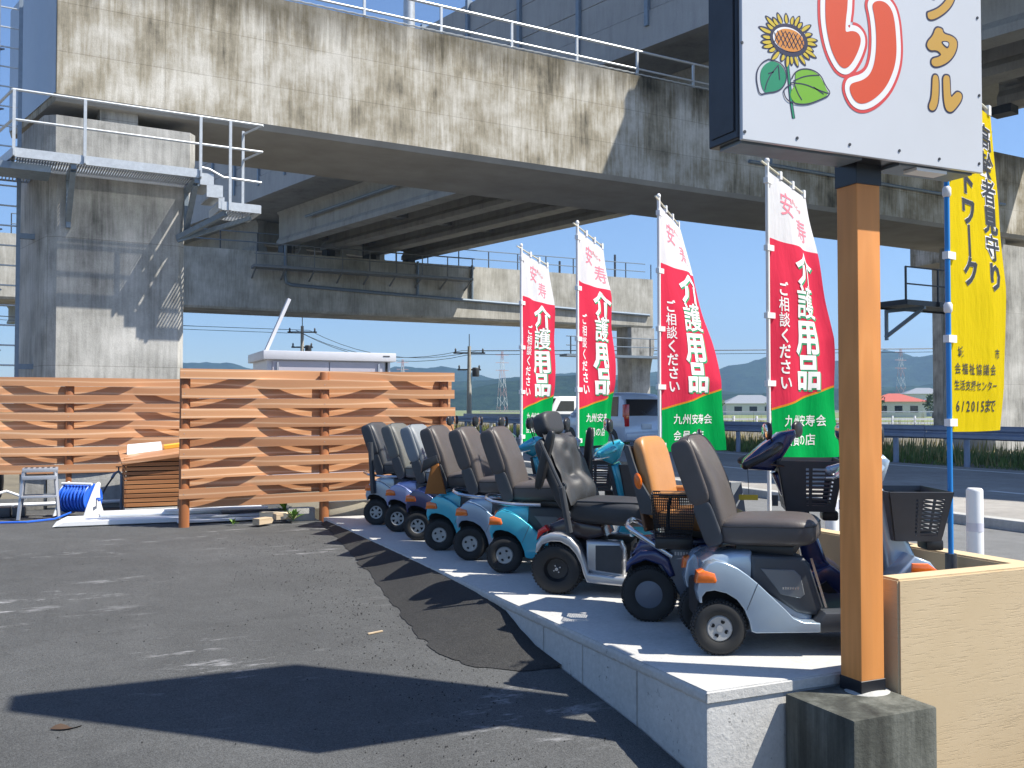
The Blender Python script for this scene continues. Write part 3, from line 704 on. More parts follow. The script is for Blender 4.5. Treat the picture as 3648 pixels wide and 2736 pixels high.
zs = [12.77, 13.66, 14.76, 15.85]
mb0 = {}
for k in range(-14, 30):
    t = 18.73 + (k - 0) * 2.9
    mb = MB(); hexa(mb, dl, 20.70, 20.93, t - .07, t + .07, 12.3, 15.95); D(mb, 'wall_post', M_GALVD, smooth=0)
    for i in range(3):
        mb = MB(); hexa(mb, dl, 20.82, 20.92, t + .08, t + 2.82, zs[i] + .015, zs[i + 1] - .015); D(mb, 'wall_panel', M_NOISE, smooth=0)
# drain pipe along girder
mb = MB(); mb.tube([DL(22.95, 44, 9.9 + 1.0), DL(22.95, 25.5, 11.1), DL(22.95, 25.2, 11.4), DL(23.0, 25.1, 11.7)], .07); D(mb, 'drain_pipe', M_GALVD)
mb = MB(); mb.tube([DL(22.6, 17.5, 11.7), DL(22.5, 17.2, 11.3), DL(22.6, 15.8, 10.9), DL(22.7, 15.0, 10.4)], .09); D(mb, 'drain_pipe', M_DARKST)

# second crossbeam
B2 = Vector((.99927, .03818, 0)); N2 = Vector((-.03818, .99927, 0)); Q0 = Vector((4.775, 51.412, 0))
def BV(u, v, z): return Q0 + B2 * u + N2 * v + ZZ * z
cb2 = crossbeam('bridge_crossbeam', 'far concrete crossbeam, shaded at left and sunlit at its right end behind the red banners', BV, -9, 28.86, 3.1, 6.3, 9.45, M_BEAM2)
for k in range(20):
    u = -8 + k * 1.95
    mb = MB(); mb.obox(BV(u, .5, 9.45), BV(u, .5, 10.5), .05, .05, B2); mb.build('rail_post', M_DARKST, cb2, world=True)
for z in (10.5, 10.0):
    mb = MB(); mb.tube([BV(-8, .5, z), BV(28.6, .5, z)], .03, 6); mb.build('handrail', M_GALVD, cb2, world=True)
for u, h in ((22.5, .9), (23.8, .9), (24.6, 1.0), (25.2, .9), (25.6, 1.6), (26.6, 1.6)):
    mb = MB(); mb.obox(BV(u, 1, 9.45), BV(u, 1, 9.45 + h), .1, .1, B2); mb.build('anchor_post', M_DARKST, cb2, world=True)
mb = MB(); mb.tube([BV(5.05, -.12, 10.3), BV(5.05, -.12, 8.1), BV(5.1, -.12, 7.85), BV(5.4, -.12, 7.74), BV(10.6, -.12, 7.56), BV(28.5, -.12, 7.1)], .09); mb.build('drain_pipe', M_GALVD, cb2, world=True)
for u, z in ((12.6, 7.5), (16.0, 7.4)):
    mb = MB(); mb.tube([BV(u, -.1, 9.5), BV(u, -.1, z)], .08); mb.build('drain_pipe', M_GALVD, cb2, world=True)
M_MUTE = plain('muted_grey_steel', (.20, .215, .23), .6, .1)
w2 = local_root('maintenance_walkway', 'long dark inspection walkway hung on the face of the far crossbeam', 'walkway', BV(4, -1, 8.6))
mb = MB(); mb.obox(BV(3.2, -.75, 8.52), BV(15.6, -.75, 8.52), .9, .14); mb.build('platform', M_MUTE, w2, world=True)
for k in range(9):
    u = 3.3 + k * 1.53
    mb = MB(); mb.obox(BV(u, -1.15, 8.5), BV(u, -1.15, 9.7), .05, .05, B2); mb.build('rail_post', M_MUTE, w2, world=True)
    mb = MB(); mb.obox(BV(u, -1.1, 8.45), BV(u, 0, 8.0), .07, .07); mb.build('bracket', M_MUTE, w2, world=True)
for z in (9.7, 9.15):
    mb = MB(); mb.tube([BV(3.2, -1.15, z), BV(15.7, -1.15, z)], .03, 6); mb.build('handrail', M_MUTE, w2, world=True)
pier2 = pier('bridge_pier', 'distant pale bridge pier with flared cap under the sunlit beam end', 27.1, 28.75, BV, 1.3, 6.28, 4.9, .35)
w3 = local_root('maintenance_walkway', 'small black maintenance walkway on the left of the distant pier', 'walkway', BV(22.3, -1, 4.4))
mb = MB(); mb.obox(BV(21.9, -.5, 4.35), BV(29.6, -.5, 4.35), .9, .15); mb.build('platform', M_GALVD, w3, world=True)
for u in (22.2, 22.9, 24.0, 28.0, 29.5):
    mb = MB(); mb.obox(BV(u, -.9, 4.3), BV(u, -.9, 5.5), .06, .06, B2); mb.build('rail_post', M_DARKST, w3, world=True)
for z in (5.5, 4.95):
    mb = MB(); mb.tube([BV(21.9, -.9, z), BV(29.7, -.9, z)], .03, 6); mb.build('handrail', M_GALVD, w3, world=True)
mb = MB(); hexa(mb, BV, 24.3, 25.2, -.6, .2, 4.6, 6.3); mb.build('equipment_box', M_DARKST, w3, world=True)

# distant ramp at the far left and beam beyond at the right
rl = local_root('distant_ramp', 'distant greenish concrete ramp seen at the left edge behind the ladder', 'bridge', Vector((-14, 40, 4)))
mb = MB(); 
def RL(a, b, z): return Vector((-13.5, 34, 0)) + GG * b * 1.0 + PP * a + ZZ * z
hexa(mb, RL, -6, 3.4, -6, 60, 4.2, 7.6); mb.build('ramp_side', M_NOISE, rl, smooth=0, world=True)
mb = MB(); hexa(mb, RL, 0, 2, 4, 6, -1, 4.2); mb.build('column', M_PIER, rl, smooth=0, world=True)
rr = local_root('bridge_crossbeam', 'sunlit crossbeam end with railing far right behind the yellow banner', 'bridge beam', Vector((42, 36, 7)))
mb = MB(); mb.box(38.5, 56, 33.5, 36, 8.3, 10.6); mb.build('beam_body', M_BEAM, rr, smooth=0, world=True)
mb = MB(); mb.box(40, 43.5, 33.8, 36, -1, 8.3); mb.build('column', M_PIER, rr, smooth=0, world=True)
for z in (11.7, 11.1):
    mb = MB(); mb.tube([(38.5, 33.7, z), (56, 33.7, z)], .03, 6); mb.build('handrail', M_GALVD, rr, world=True)
for k in range(8):
    mb = MB(); mb.box(38.6 + k * 2, 38.7 + k * 2, 33.65, 33.75, 10.6, 11.9 + (.5 if k % 3 == 1 else 0)); mb.build('rail_post', M_DARKST, rr, world=True)
# lamp standard behind the beam
lp = thing('road_lamp', 'thick pale lamp standard rising behind the near crossbeam', 'lamp post', tuple(BU(4.38, 3.0, 9.65)))
mb = MB(); mb.tube([BU(4.38, 3.0, 9.62), BU(4.38, 3.0, 19)], .16, 14, r2=.1); mb.build('pole', M_GALV, lp, world=True)
mb = MB(); mb.tube([BU(4.38, 3.0, 18.8), BU(6.2, 2.5, 19.3)], .06, 8); mb.build('arm', M_GALV, lp, world=True)

# ------------------------------------------------------------------ pole sign
sg = thing('pole_sign', 'white shop sign with sunflower and red kana on an orange square post', 'sign', (2.92, 2.98, -.05))
SX0, SX1, SZ0, SZ1, SY = 2.195, 3.458, 2.10, 4.17, 2.84
def S(mb, nm, m, parent=sg, **k): return mb.build(nm, m, parent, world=True, **k)
mb = MB(); mb.box(2.86, 2.985, 2.945, 3.06, 0.0, 2.02, .006, 3); S(mb, 'post', M_POST, smooth=30)
mb = MB(); mb.box(2.857, 2.988, 2.942, 3.063, -.05, 0.004, .002, 1); S(mb, 'post_base', M_BLACK)
mb = MB(); mb.box(2.855, 2.99, 2.94, 3.065, 2.015, 2.12, .002, 1); S(mb, 'post_collar', M_BLACK)
mb = MB(); mb.box(SX0, SX1, SY + .012, SY + .19, SZ0 + .0, SZ1, .004, 1)
S(mb, 'cabinet', M_BLACK)
mb = MB()
for a, b, c, d in ((SX0 + .02, SX0 + .06, SY + .03, SY + .17),): mb.box(a - .026, a - .018, c, d, SZ0 + .03, SZ1 - .03)
S(mb, 'side_recess', M_DARKST)
mb = MB(); mb.box(SX0 + .01, SX1 - .004, SY - .004, SY + .014, SZ0 - .008, SZ1, .002, 1); S(mb, 'face_panel', M_FACE)
mb = MB()
for x0, x1, y0, y1 in ((SX0 + .03, SX0 + .62, SY + .03, SY + .16), (SX0 + .82, SX1 - .03, SY + .03, SY + .16)): mb.box(x0, x1, y0, y1, SZ0 - .012, SZ0 + .002)
S(mb, 'underside_panel', M_GALVD)
mb = MB(); mb.box(3.10, 3.27, SY + .02, SY + .09, SZ0 - .026, SZ0 - .013); S(mb, 'label_plate', M_WPIPE)
scr = None
for x, z in [(2.215, 2.12), (2.46, 2.125), (2.72, 2.13), (2.98, 2.135), (3.43, 2.13), (3.435, 2.42), (3.43, 2.75), (2.205, 2.45), (3.2, 2.125)]:
    mb = MB(); mb.lathe([(0, -.003), (.006, -.003), (.006, 0)], 10, 'y', Matrix.Translation((x, SY - .004, z))); S(mb, 'screw', M_DARKST)

def flatshape(pts, off, res=3, cyclic=True, width=0.0, smooth_=True):
    """filled outline (or stroked path) in the XZ plane from a 2-D curve"""
    cu = bpy.data.curves.new('tmp', 'CURVE'); cu.dimensions = '2D'; cu.fill_mode = 'BOTH' if cyclic else 'NONE'
    loops = pts if isinstance(pts[0][0], (tuple, list)) else [pts]
    for lp_ in loops:
        sp = cu.splines.new('POLY')
        P = lp_
        if smooth_:   # Chaikin rounding
            for _ in range(2):
                Q = []; n = len(P)
                for i in range(n if cyclic else n - 1):
                    a, b = P[i], P[(i + 1) % n]
                    Q.append((a[0] * .75 + b[0] * .25, a[1] * .75 + b[1] * .25)); Q.append((a[0] * .25 + b[0] * .75, a[1] * .25 + b[1] * .75))
                if not cyclic: Q = [P[0]] + Q + [P[-1]]
                P = Q
        sp.points.add(len(P) - 1)
        for i, p in enumerate(P): sp.points[i].co = (p[0], p[1], 0, 1)
        sp.use_cyclic_u = cyclic
    cu.offset = off
    ob = bpy.data.objects.new('tmp', cu); me = bpy.data.meshes.new_from_object(ob)
    vs = [tuple(v.co) for v in me.vertices]; fs = [tuple(p.vertices) for p in me.polygons]
    bpy.data.objects.remove(ob); bpy.data.curves.remove(cu); bpy.data.meshes.remove(me)
    return vs, fs
def poly_offset(P, d):
    """grow a polygon outwards by d"""
    n = len(P); A = sum(P[i][0] * P[(i + 1) % n][1] - P[(i + 1) % n][0] * P[i][1] for i in range(n))
    s = 1 if A > 0 else -1; out_ = []
    for i in range(n):
        p0, p1, p2 = Vector(P[i - 1]), Vector(P[i]), Vector(P[(i + 1) % n])
        a = (p1 - p0).normalized(); b = (p2 - p1).normalized()
        na = Vector((a.y, -a.x)) * s; nb = Vector((b.y, -b.x)) * s
        m = na + nb
        m = m / max(.35, m.length_squared) * 2 if m.length > 1e-4 else na
        if m.length > 1.6: m = m.normalized() * 1.6
        out_.append(tuple(p1 + m * d))
    return out_
def on_sign(pts, lift, nm, m, cyclic=True, w=0):
    vs, fs = flatshape(pts, 0, cyclic=cyclic)
    mb = MB(); mb.add([(x, SY - .004 - lift, z) for x, z, _ in vs], fs)
    return S(mb, nm, m, smooth=0)
def stroke(path, w, lift, nm, m):
    P = [Vector(p) for p in path]
    for _ in range(2):
        Q = [P[0]]
        for a, b in zip(P, P[1:]): Q += [a * .75 + b * .25, a * .25 + b * .75]
        P = Q + [P[-1]]
    mb = MB(); vs = []
    for i, p in enumerate(P):
        d = (P[min(i + 1, len(P) - 1)] - P[max(i - 1, 0)]).normalized(); n = Vector((-d.y, d.x)) * w / 2
        vs += [(p.x + n.x, SY - .004 - lift, p.y + n.y), (p.x - n.x, SY - .004 - lift, p.y - n.y)]
    mb.add(vs, [(2 * i, 2 * i + 1, 2 * i + 3, 2 * i + 2) for i in range(len(P) - 1)])
    return S(mb, nm, m, smooth=0)
SH = {
'ri_l':[(2.63, 2.90), (2.612, 2.80), (2.607, 2.705), (2.605, 2.648), (2.606, 2.597), (2.616, 2.541), (2.632, 2.492), (2.654, 2.456), (2.676, 2.433), (2.698, 2.429), (2.72, 2.443), (2.743, 2.472), (2.763, 2.507), (2.777, 2.544), (2.774, 2.564), (2.759, 2.576), (2.733, 2.576), (2.707, 2.566), (2.697, 2.574), (2.701, 2.624), (2.71, 2.672), (2.712, 2.75), (2.715, 2.84), (2.70, 2.91), (2.66, 2.93)],
'ri_r':[(2.844, 2.698), (2.855, 2.713), (2.882, 2.722), (2.913, 2.72), (2.94, 2.7), (2.955, 2.661), (2.962, 2.603), (2.965, 2.538), (2.957, 2.484), (2.937, 2.434), (2.905, 2.382), (2.858, 2.338), (2.812, 2.31), (2.774, 2.3), (2.748, 2.308), (2.73, 2.329), (2.723, 2.351), (2.729, 2.366), (2.749, 2.375), (2.787, 2.388), (2.821, 2.411), (2.844, 2.444), (2.859, 2.492), (2.865, 2.552), (2.863, 2.61), (2.855, 2.662)],
'n':[(3.14, 2.722), (3.156, 2.728), (3.206, 2.752), (3.248, 2.79), (3.265, 2.823), (3.285, 2.84), (3.302, 2.829), (3.29, 2.791), (3.256, 2.751), (3.205, 2.715), (3.164, 2.696), (3.144, 2.699)],
'n2':[(3.13, 2.83), (3.15, 2.84), (3.19, 2.815), (3.19, 2.795), (3.175, 2.785), (3.135, 2.805)],
'ta':[(3.188, 2.67), (3.225, 2.67), (3.229, 2.649), (3.279, 2.648), (3.308, 2.634), (3.308, 2.604), (3.286, 2.563), (3.244, 2.527), (3.186, 2.503), (3.16, 2.511), (3.162, 2.535), (3.203, 2.548), (3.22, 2.562), (3.191, 2.576), (3.154, 2.567), (3.135, 2.583), (3.142, 2.605), (3.171, 2.631)],
'ru_l':[(3.167, 2.467), (3.189, 2.473), (3.2, 2.459), (3.2, 2.399), (3.193, 2.35), (3.175, 2.322), (3.15, 2.32), (3.142, 2.337), (3.159, 2.369), (3.164, 2.418)],
'ru_r':[(3.226, 2.475), (3.26, 2.48), (3.264, 2.456), (3.267, 2.384), (3.288, 2.405), (3.309, 2.42), (3.334, 2.411), (3.33, 2.386), (3.3, 2.351), (3.27, 2.326), (3.241, 2.331), (3.229, 2.366), (3.226, 2.427)]}
TAH = [(3.217, 2.615), (3.262, 2.620), (3.255, 2.594), (3.235, 2.600)]
for k in ('ri_l', 'ri_r'):
    e = .0004 if k == 'ri_r' else 0
    on_sign(poly_offset(SH[k], .041), .0010 + e, 'kana_outline', P_PINK)
    on_sign(poly_offset(SH[k], .028), .0019 + e, 'kana_gap', P_WHITE)
    on_sign(poly_offset(SH[k], .004), .0028 + e, 'kana_stroke', P_ORANGE)
for k in ('n', 'n2', 'ta', 'ru_l', 'ru_r'):
    on_sign(poly_offset(SH[k], .007), .0010, 'kana_outline', P_NAVY)
    on_sign(SH[k], .0018, 'kana_stroke', P_YEL)
on_sign(poly_offset(TAH, .004), .0024, 'kana_hole_outline', P_NAVY); on_sign(poly_offset(TAH, -.002), .0030, 'kana_hole', M_FACE)
# sunflower
fc = Vector((2.424, 2.494))
def ellp(c, a, b, rot=0, n=24): return [(c[0] + a * math.cos(t) * math.cos(rot) - b * math.sin(t) * math.sin(rot), c[1] + a * math.cos(t) * math.sin(rot) + b * math.sin(t) * math.cos(rot)) for t in [2 * math.pi * i / n for i in range(n)]]
stroke([(2.421, 2.436), (2.416, 2.398), (2.422, 2.359), (2.426, 2.315), (2.432, 2.261), (2.444, 2.198)], .016, .0008, 'flower_stem', P_NAVY)
stroke([(2.421, 2.436), (2.416, 2.398), (2.422, 2.359), (2.426, 2.315), (2.432, 2.261), (2.444, 2.198)], .008, .0014, 'flower_stem', P_GRN)
for i in range(26):
    a = 2 * math.pi * i / 26 + .05 * math.sin(i * 5)
    d = Vector((math.cos(a) * 1.0, math.sin(a) * .74)); n = Vector((-d.y, d.x)).normalized()
    r0, r1 = .085, .135 + .014 * math.sin(i * 2.7)
    w = .0115
    tip = fc + d * r1; mid = fc + d * (r0 * .45 + r1 * .55); b0 = fc + d * r0
    on_sign([tuple(b0 + n * w * .8), tuple(mid + n * w * 1.15), tuple(tip + d * .012), tuple(mid - n * w * 1.15), tuple(b0 - n * w * .8)], .0010, 'petal_outline', P_NAVY)
    on_sign([tuple(b0 + n * w * .3 + n * .003), tuple(mid + n * w * .9), tuple(tip), tuple(mid - n * w * .35), tuple(b0 - n * w * .3)], .0016, 'petal', P_SUNY)
on_sign(ellp(fc, .091, .062), .0022, 'flower_ring', P_NAVY)
on_sign(ellp(fc + Vector((-.004, .002)), .074, .046), .0028, 'flower_gap', P_WHITE)
on_sign(ellp(fc + Vector((.001, -.001)), .070, .043), .0034, 'flower_centre', P_SEED)
for s_ in (-1, 1):
    for k in range(-3, 4):
        c = fc + Vector((k * .020, 0)); h = .040 * math.sqrt(max(.05, 1 - (k * .02 / .072) ** 2))
        stroke([(c.x - s_ * h * .5, c.y - h * .8), (c.x, c.y), (c.x + s_ * h * .5, c.y + h * .8)], .0035, .0040, 'seed_line', P_NAVY)
LF = {'lg': [(2.311, 2.387), (2.345, 2.404), (2.38, 2.398), (2.404, 2.373), (2.41, 2.341), (2.393, 2.311), (2.365, 2.29), (2.324, 2.28), (2.31, 2.277), (2.294, 2.297), (2.287, 2.329), (2.291, 2.362)],
'rg': [(2.456, 2.381), (2.498, 2.396), (2.541, 2.393), (2.569, 2.381), (2.591, 2.355), (2.605, 2.329), (2.616, 2.313), (2.568, 2.284), (2.518, 2.261), (2.469, 2.254), (2.441, 2.262), (2.427, 2.282), (2.434, 2.306), (2.455, 2.331), (2.452, 2.358)],
'll': [(2.328, 2.407), (2.298, 2.391), (2.274, 2.36), (2.269, 2.326), (2.275, 2.295), (2.285, 2.266), (2.317, 2.278), (2.365, 2.289), (2.396, 2.311), (2.412, 2.344), (2.407, 2.38), (2.38, 2.403), (2.328, 2.407)],
'rl': [(2.434, 2.328), (2.4, 2.306), (2.396, 2.289), (2.41, 2.263), (2.455, 2.254), (2.511, 2.26), (2.568, 2.284), (2.63, 2.315), (2.598, 2.345), (2.577, 2.382), (2.534, 2.398), (2.484, 2.394), (2.449, 2.374), (2.435, 2.347)]}
on_sign(LF['lg'], .0012, 'leaf', P_GRN); on_sign(LF['rg'], .0020, 'leaf', P_LIME)
stroke(LF['ll'], .005, .0018, 'leaf_line', P_NAVY); stroke(LF['rl'], .005, .0026, 'leaf_line', P_NAVY)
for v, l in (([(2.373, 2.391), (2.338, 2.353), (2.317, 2.317), (2.309, 2.288)], .0018), ([(2.373, 2.386), (2.378, 2.336)], .0018), ([(2.35, 2.362), (2.325, 2.352)], .0018), ([(2.428, 2.332), (2.498, 2.337), (2.562, 2.323), (2.612, 2.316)], .0026), ([(2.445, 2.335), (2.462, 2.298), (2.483, 2.273)], .0026), ([(2.54, 2.331), (2.59, 2.31)], .0026), ([(2.442, 2.34), (2.498, 2.368), (2.569, 2.381)], .0026)):
    stroke(v, .0045, l, 'leaf_vein', P_NAVY)

ft = thing('concrete_footing', 'dark stained concrete footing block under the orange sign post', 'footing', (2.79, 2.92, -.4))
mb = MB(); mb.box(2.60, 3.02, 2.715, 3.095, -.75, -.05, .012, 2); mb.build('block', M_FOOT, ft, world=True)
mb = MB(); mb.ell((2.93, 2.985, -.052), (.10, .085, .014), 20, 6); mb.build('grout_pad', M_LOWWALL, ft, world=True)

# low stucco wall, L-shaped
sw = thing('stucco_wall', 'low tan combed-stucco wall wrapping the platform corner right of the sign post', 'wall', (3.5, 2.96, -.2))
vs = []
out_l = [(3.035, 2.915), (3.93, 2.915), (3.93, 4.75), (3.82, 4.75), (3.81, 3.02), (3.035, 3.02)]
b = bmesh.new(); f_ = b.faces.new([b.verts.new((x, y, -.8)) for x, y in out_l]); ex = bmesh.ops.extrude_face_region(b, geom=[f_])
for v in ex['geom']:
    if isinstance(v, bmesh.types.BMVert): v.co.z = .404
bmesh.ops.bevel(b, geom=b.edges[:], offset=.008, segments=2, affect='EDGES'); bmesh.ops.triangulate(b, faces=[f for f in b.faces if len(f.verts) > 4])
mb = MB(); mb.bm(b); mb.build('wall_body', M_STUC, sw, smooth=30, world=True)

# white bollards
def bollard(x, y, label):
    t = thing('bollard', label, 'bollard', (x, y, -.16), group='white bollards along the pavement')
    mb = MB(); mb.lathe([(0, .70), (.045, .70), (.054, .69), (.056, .68), (.056, 0)], 24, 'z'); mb.build('tube', M_WPIPE, t)
    mb = MB(); mb.lathe([(.0575, .40), (.0575, .46)], 24, 'z'); mb.build('reflective_band', plain('band_white', (.62, .62, .70), .3), t)
    return t
bollard(5.72, 4.80, 'white bollard standing behind the stucco wall right of the blue banner pole')
bollard(5.88, 6.38, 'white bollard half hidden just left of the orange sign post')

# ------------------------------------------------------------------ woven timber fences
def fence(label, posts, y0, x0, x1, ztop, nb, pitch, first_front, ground, group=None, lift=0.0):
    root = thing('timber_fence', label, 'fence', ((x0 + x1) / 2, y0, ground))
    sp = posts[1] - posts[0]
    for x in posts:
        mb = MB(); mb.lathe([(0, ztop - .012), (.042, ztop - .012), (.049, ztop - .022), (.05, -.35)], 18, 'z', Matrix.Translation((x, y0, 0)) @ Matrix.Diagonal((1, .74, 1, 1)))
        mb.build('fence_post', M_POSTW, root, world=True)
    for k in range(nb):
        s = 1 if (k % 2 == 0) == first_front else -1
        amp = .047 + random.uniform(-.003, .003)
        z1 = ztop - k * pitch; h = pitch * .985
        ph = posts[0]
        e0 = random.uniform(-.012, .012); e1 = random.uniform(-.012, .012); dz = random.uniform(-.002, .002)
        n = 44; vs = []; fs = []
        for i in range(n + 1):
            x = x0 + e0 + (x1 + e1 - x0 - e0) * i / n
            c = math.cos(math.pi * (x - ph) / sp)
            c = math.copysign(abs(c) ** .8, c)
            y = y0 - s * amp * c
            zz = lift * (x - x0) / (x1 - x0) * k / nb + dz
            for a, b_ in ((-.009, 0), (.009, 0), (.009, -h), (-.009, -h)):
                vs.append((x, y + a, z1 + b_ + zz))
        for i in range(n):
            for q in range(4):
                a = i * 4 + q; b_ = i * 4 + (q + 1) % 4; fs.append((a, b_, b_ + 4, a + 4))
        fs += [(0, 1, 2, 3), (n * 4 + 3, n * 4 + 2, n * 4 + 1, n * 4)]
        mb = MB(); mb.add(vs, fs); mb.build('board', M_WOOD, root, world=True, smooth=30)
        for x in posts:
            c = math.cos(math.pi * (x - ph) / sp)
            if s * c > .9 and x0 < x < x1:
                mb = MB(); mb.lathe([(0, -.002), (.004, -.002), (.004, 0)], 8, 'y', Matrix.Translation((x - .01, y0 - amp - .009, z1 - h / 2))); mb.build('screw', M_ALU, root, world=True)
    return root
fence('tall woven timber fence panel in the middle, nearer and taller than the left one', [.90, 2.26, 3.56], 9.72, .855, 3.66, 1.485, 14, .0968, True, -.05, lift=.05)
fence('lower woven timber fence panel at the far left in front of the bridge pier', [-1.52, -.14, 1.22], 12.0, -2.1, 1.27, 1.45, 11, .0985, False, -.03)

# pale footing wall behind the left fence
o = thing('low_concrete_wall', 'low pale concrete wall behind the left timber fence', 'wall', (.4, 12.1, -.1))
mb = MB(); mb.box(-.36, 1.25, 11.972, 12.35, -.2, .372, .008); mb.build('wall_body', M_LOWWALL, o, world=True)
mb = MB(); mb.tube([(-1.6, 11.93, .03), (-.3, 11.93, .03), (.4, 11.93, .03)], .022); mb.build('white_pipe', M_WPIPE, o, world=True)
mb = MB(); mb.box(-.64, -.37, 12.0, 12.3, -.1, .37, .01); mb.build('wall_end_block', M_PIER, o, world=True)

# slatted box with sloping lid
bx = thing('slatted_timber_box', 'brown slatted timber box with a sloping lid left of the tall fence', 'box', (.9, 11.4, -.03))
X0, X1, Y0, Y1 = .43, 1.25, 11.07, 11.75
mb = MB(); mb.box(X0 + .03, X1, Y0 + .03, Y1, -.03, .55); mb.build('inner_case', M_DARK, bx, world=True, smooth=0)
mb = MB(); mb.box(X0 - .01, X1 + .02, Y0 - .01, Y1, -.08, .025, .006); mb.build('plinth', M_LOWWALL, bx, world=True)
for k in range(11):
    z = .04 + k * .0485
    mb = MB(); mb.box(X0, X1, Y0, Y0 + .018, z, z + .038, .002, 1); mb.build('slat', M_BOXW, bx, world=True)
    mb = MB(); mb.box(X0 - .018, X0 - .0005, Y0, Y1, z, z + .038, .002, 1); mb.build('slat', M_BOXW, bx, world=True)
mb = MB(); M = Matrix.Translation((.87, 11.4, .62)) @ Matrix.Rotation(R(-7), 4, 'Y') @ Matrix.Rotation(R(6), 4, 'X'); mb.box(-.50, .46, -.40, .40, -.022, .022, .004, 1, M); mb.build('lid', M_WOOD, bx, world=True)
def onlid(x, y, z=0): return M @ Vector((x, y, .022 + z))
t = thing('paper_box', 'white printed carton lying on the sloping lid of the timber box', 'carton', onlid(-.3, 0), 0)
mb = MB(); mb.add([onlid(-.42, .0), onlid(-.05, .0), onlid(-.05, .14), onlid(-.42, .14), onlid(-.40, .07, .10), onlid(-.05, .07, .085)], [(0, 1, 5, 4), (3, 4, 5, 2), (0, 4, 3), (1, 2, 5), (0, 3, 2, 1)]); mb.build('carton_shell', M_PAPER, t, world=True, smooth=0)
t = thing('yellow_packet', 'yellow packet beside the white carton on the timber box lid', 'packet', onlid(.05, 0))
mb = MB(); mb.box(-.05, .14, -.02, .05, 0, .045, .004, 1, M @ Matrix.Translation((.02, .02, .023))); mb.build('packet_body', M_PYEL, t, world=True)
t = thing('white_cup', 'small crumpled white cup at the right end of the timber box lid', 'cup', onlid(.3, 0))
mb = MB(); mb.lathe([(0, 0), (.022, 0), (.028, .06), (.024, .06), (.02, .004)], 12, 'z', M @ Matrix.Translation((.27, -.02, .024))); mb.build('cup_body', M_WPIPE, t, world=True)

# step stool
st = thing('step_stool', 'grey aluminium step stool standing behind the hose reel', 'step stool', (-.40, 11.06, -.03))
mb = MB(); mb.box(-.16, .17, -.12, .12, .475, .515, .006)
mb.build('top', M_ALU, st)
for k in range(6):
    mb = MB(); mb.box(-.14 + k * .052, -.115 + k * .052, -.10, .10, .515, .519); mb.build('grip_strip', M_PLAG, st)
for sx, sy, nm in ((-1, -1, 0), (1, -1, 0), (-1, 1, 0), (1, 1, 0)):
    mb = MB(); mb.obox((sx * .145, sy * .10, .48), (sx * .185, sy * .19, 0), .026, .03); mb.build('leg', M_ALU if sy < 0 else M_GALVD, st)
mb = MB(); mb.box(-.165, .165, -.185, -.10, .215, .24, .004); mb.build('step', M_ALU, st)
mb = MB(); mb.box(-.16, .16, -.15, -.11, .40, .44, .004); mb.build('brace', M_ALU, st)
mb = MB(); mb.obox((-.17, .15, .22), (.17, .15, .22), .02, .02); mb.obox((-.17, -.1, .12), (-.17, .12, .24), .012, .012); mb.build('brace', M_GALVD, st)
# hose reel
hr = thing('hose_reel', 'blue garden hose wound on a white reel', 'hose reel', (.0, 11.05, -.02), R(-38))
mb = MB()
for k in range(7):
    x = -.15 + k * .04
    for rr_ in (.115, .135):
        pts = [(x + .006 * math.sin(3 * a + k), rr_ * math.cos(a) , .175 + rr_ * math.sin(a)) for a in [2 * math.pi * i / 22 for i in range(23)]]
        mb.tube(pts, .0115, 6, caps=False)
mb.build('wound_hose', M_BLUE, hr)
for x in (-.175, .135):
    mb = MB(); mb.lathe([(0, -.005), (.15, -.005), (.155, 0), (.15, .005), (0, .005)], 26, 'x', Matrix.Translation((x, 0, .175))); mb.build('reel_disc', M_BLUE, hr)
for x, w in ((.165, .0), (-.2, 0)):
    prof = [(-.18, 0), (.14, 0), (.11, .05), (.07, .14), (.055, .25), (.07, .33), (.05, .345), (.01, .33), (-.05, .24), (-.12, .12)]
    mb = MB(); mb.prism([(a, z) for a, z in prof], -.012, .012, .004, 1, Matrix.Translation((x, 0, 0)) @ Matrix.Rotation(R(90), 4, 'Z') @ Matrix.Rotation(0, 4, 'X')); mb.build('side_frame', M_WPIPE, hr)
mb = MB(); mb.tube([(-.2, -.06, .33), (.165, -.06, .33)], .014); mb.build('carry_handle', M_WPIPE, hr)
mb = MB(); mb.tube([(.18, 0, .175), (.24, 0, .175), (.24, -.05, .16)], .012); mb.build('crank', M_BLUE, hr)
t = thing('garden_hose', 'thin blue hose trailing left over the asphalt from the reel', 'hose', (-.5, 10.7, -.03))
mb = MB(); mb.tube([(-.1, 10.95, .02), (-.25, 10.75, -.02), (-.5, 10.62, -.025), (-.8, 10.68, -.025), (-.78, 10.8, -.025)], .010, 6); mb.build('hose_line', M_BLUE, t, world=True)
t = thing('standpipe_tap', 'dark standpipe tap with hose between the reel and the timber box', 'tap', (.38, 11.5, -.03))
mb = MB(); mb.tube([(.40, 11.5, -.05), (.40, 11.5, .36), (.37, 11.5, .40), (.33, 11.48, .38), (.30, 11.46, .33)], .016); mb.build('riser', M_GALVD, t, world=True)
mb = MB(); mb.tube([(.37, 11.5, .40), (.37, 11.5, .45)], .008); mb.obox((.34, 11.5, .45), (.40, 11.5, .45), .012, .012); mb.build('tap_handle', M_DARKST, t, world=True)
mb = MB(); mb.tube([(.31, 11.46, .34), (.24, 11.4, .24), (.17, 11.3, .1), (.12, 11.15, .06)], .010); mb.build('tap_hose', M_DARKST, t, world=True)
t = thing('yellow_bottle', 'small cream bottle lying beside the step stool', 'bottle', (-.16, 11.2, -.03))
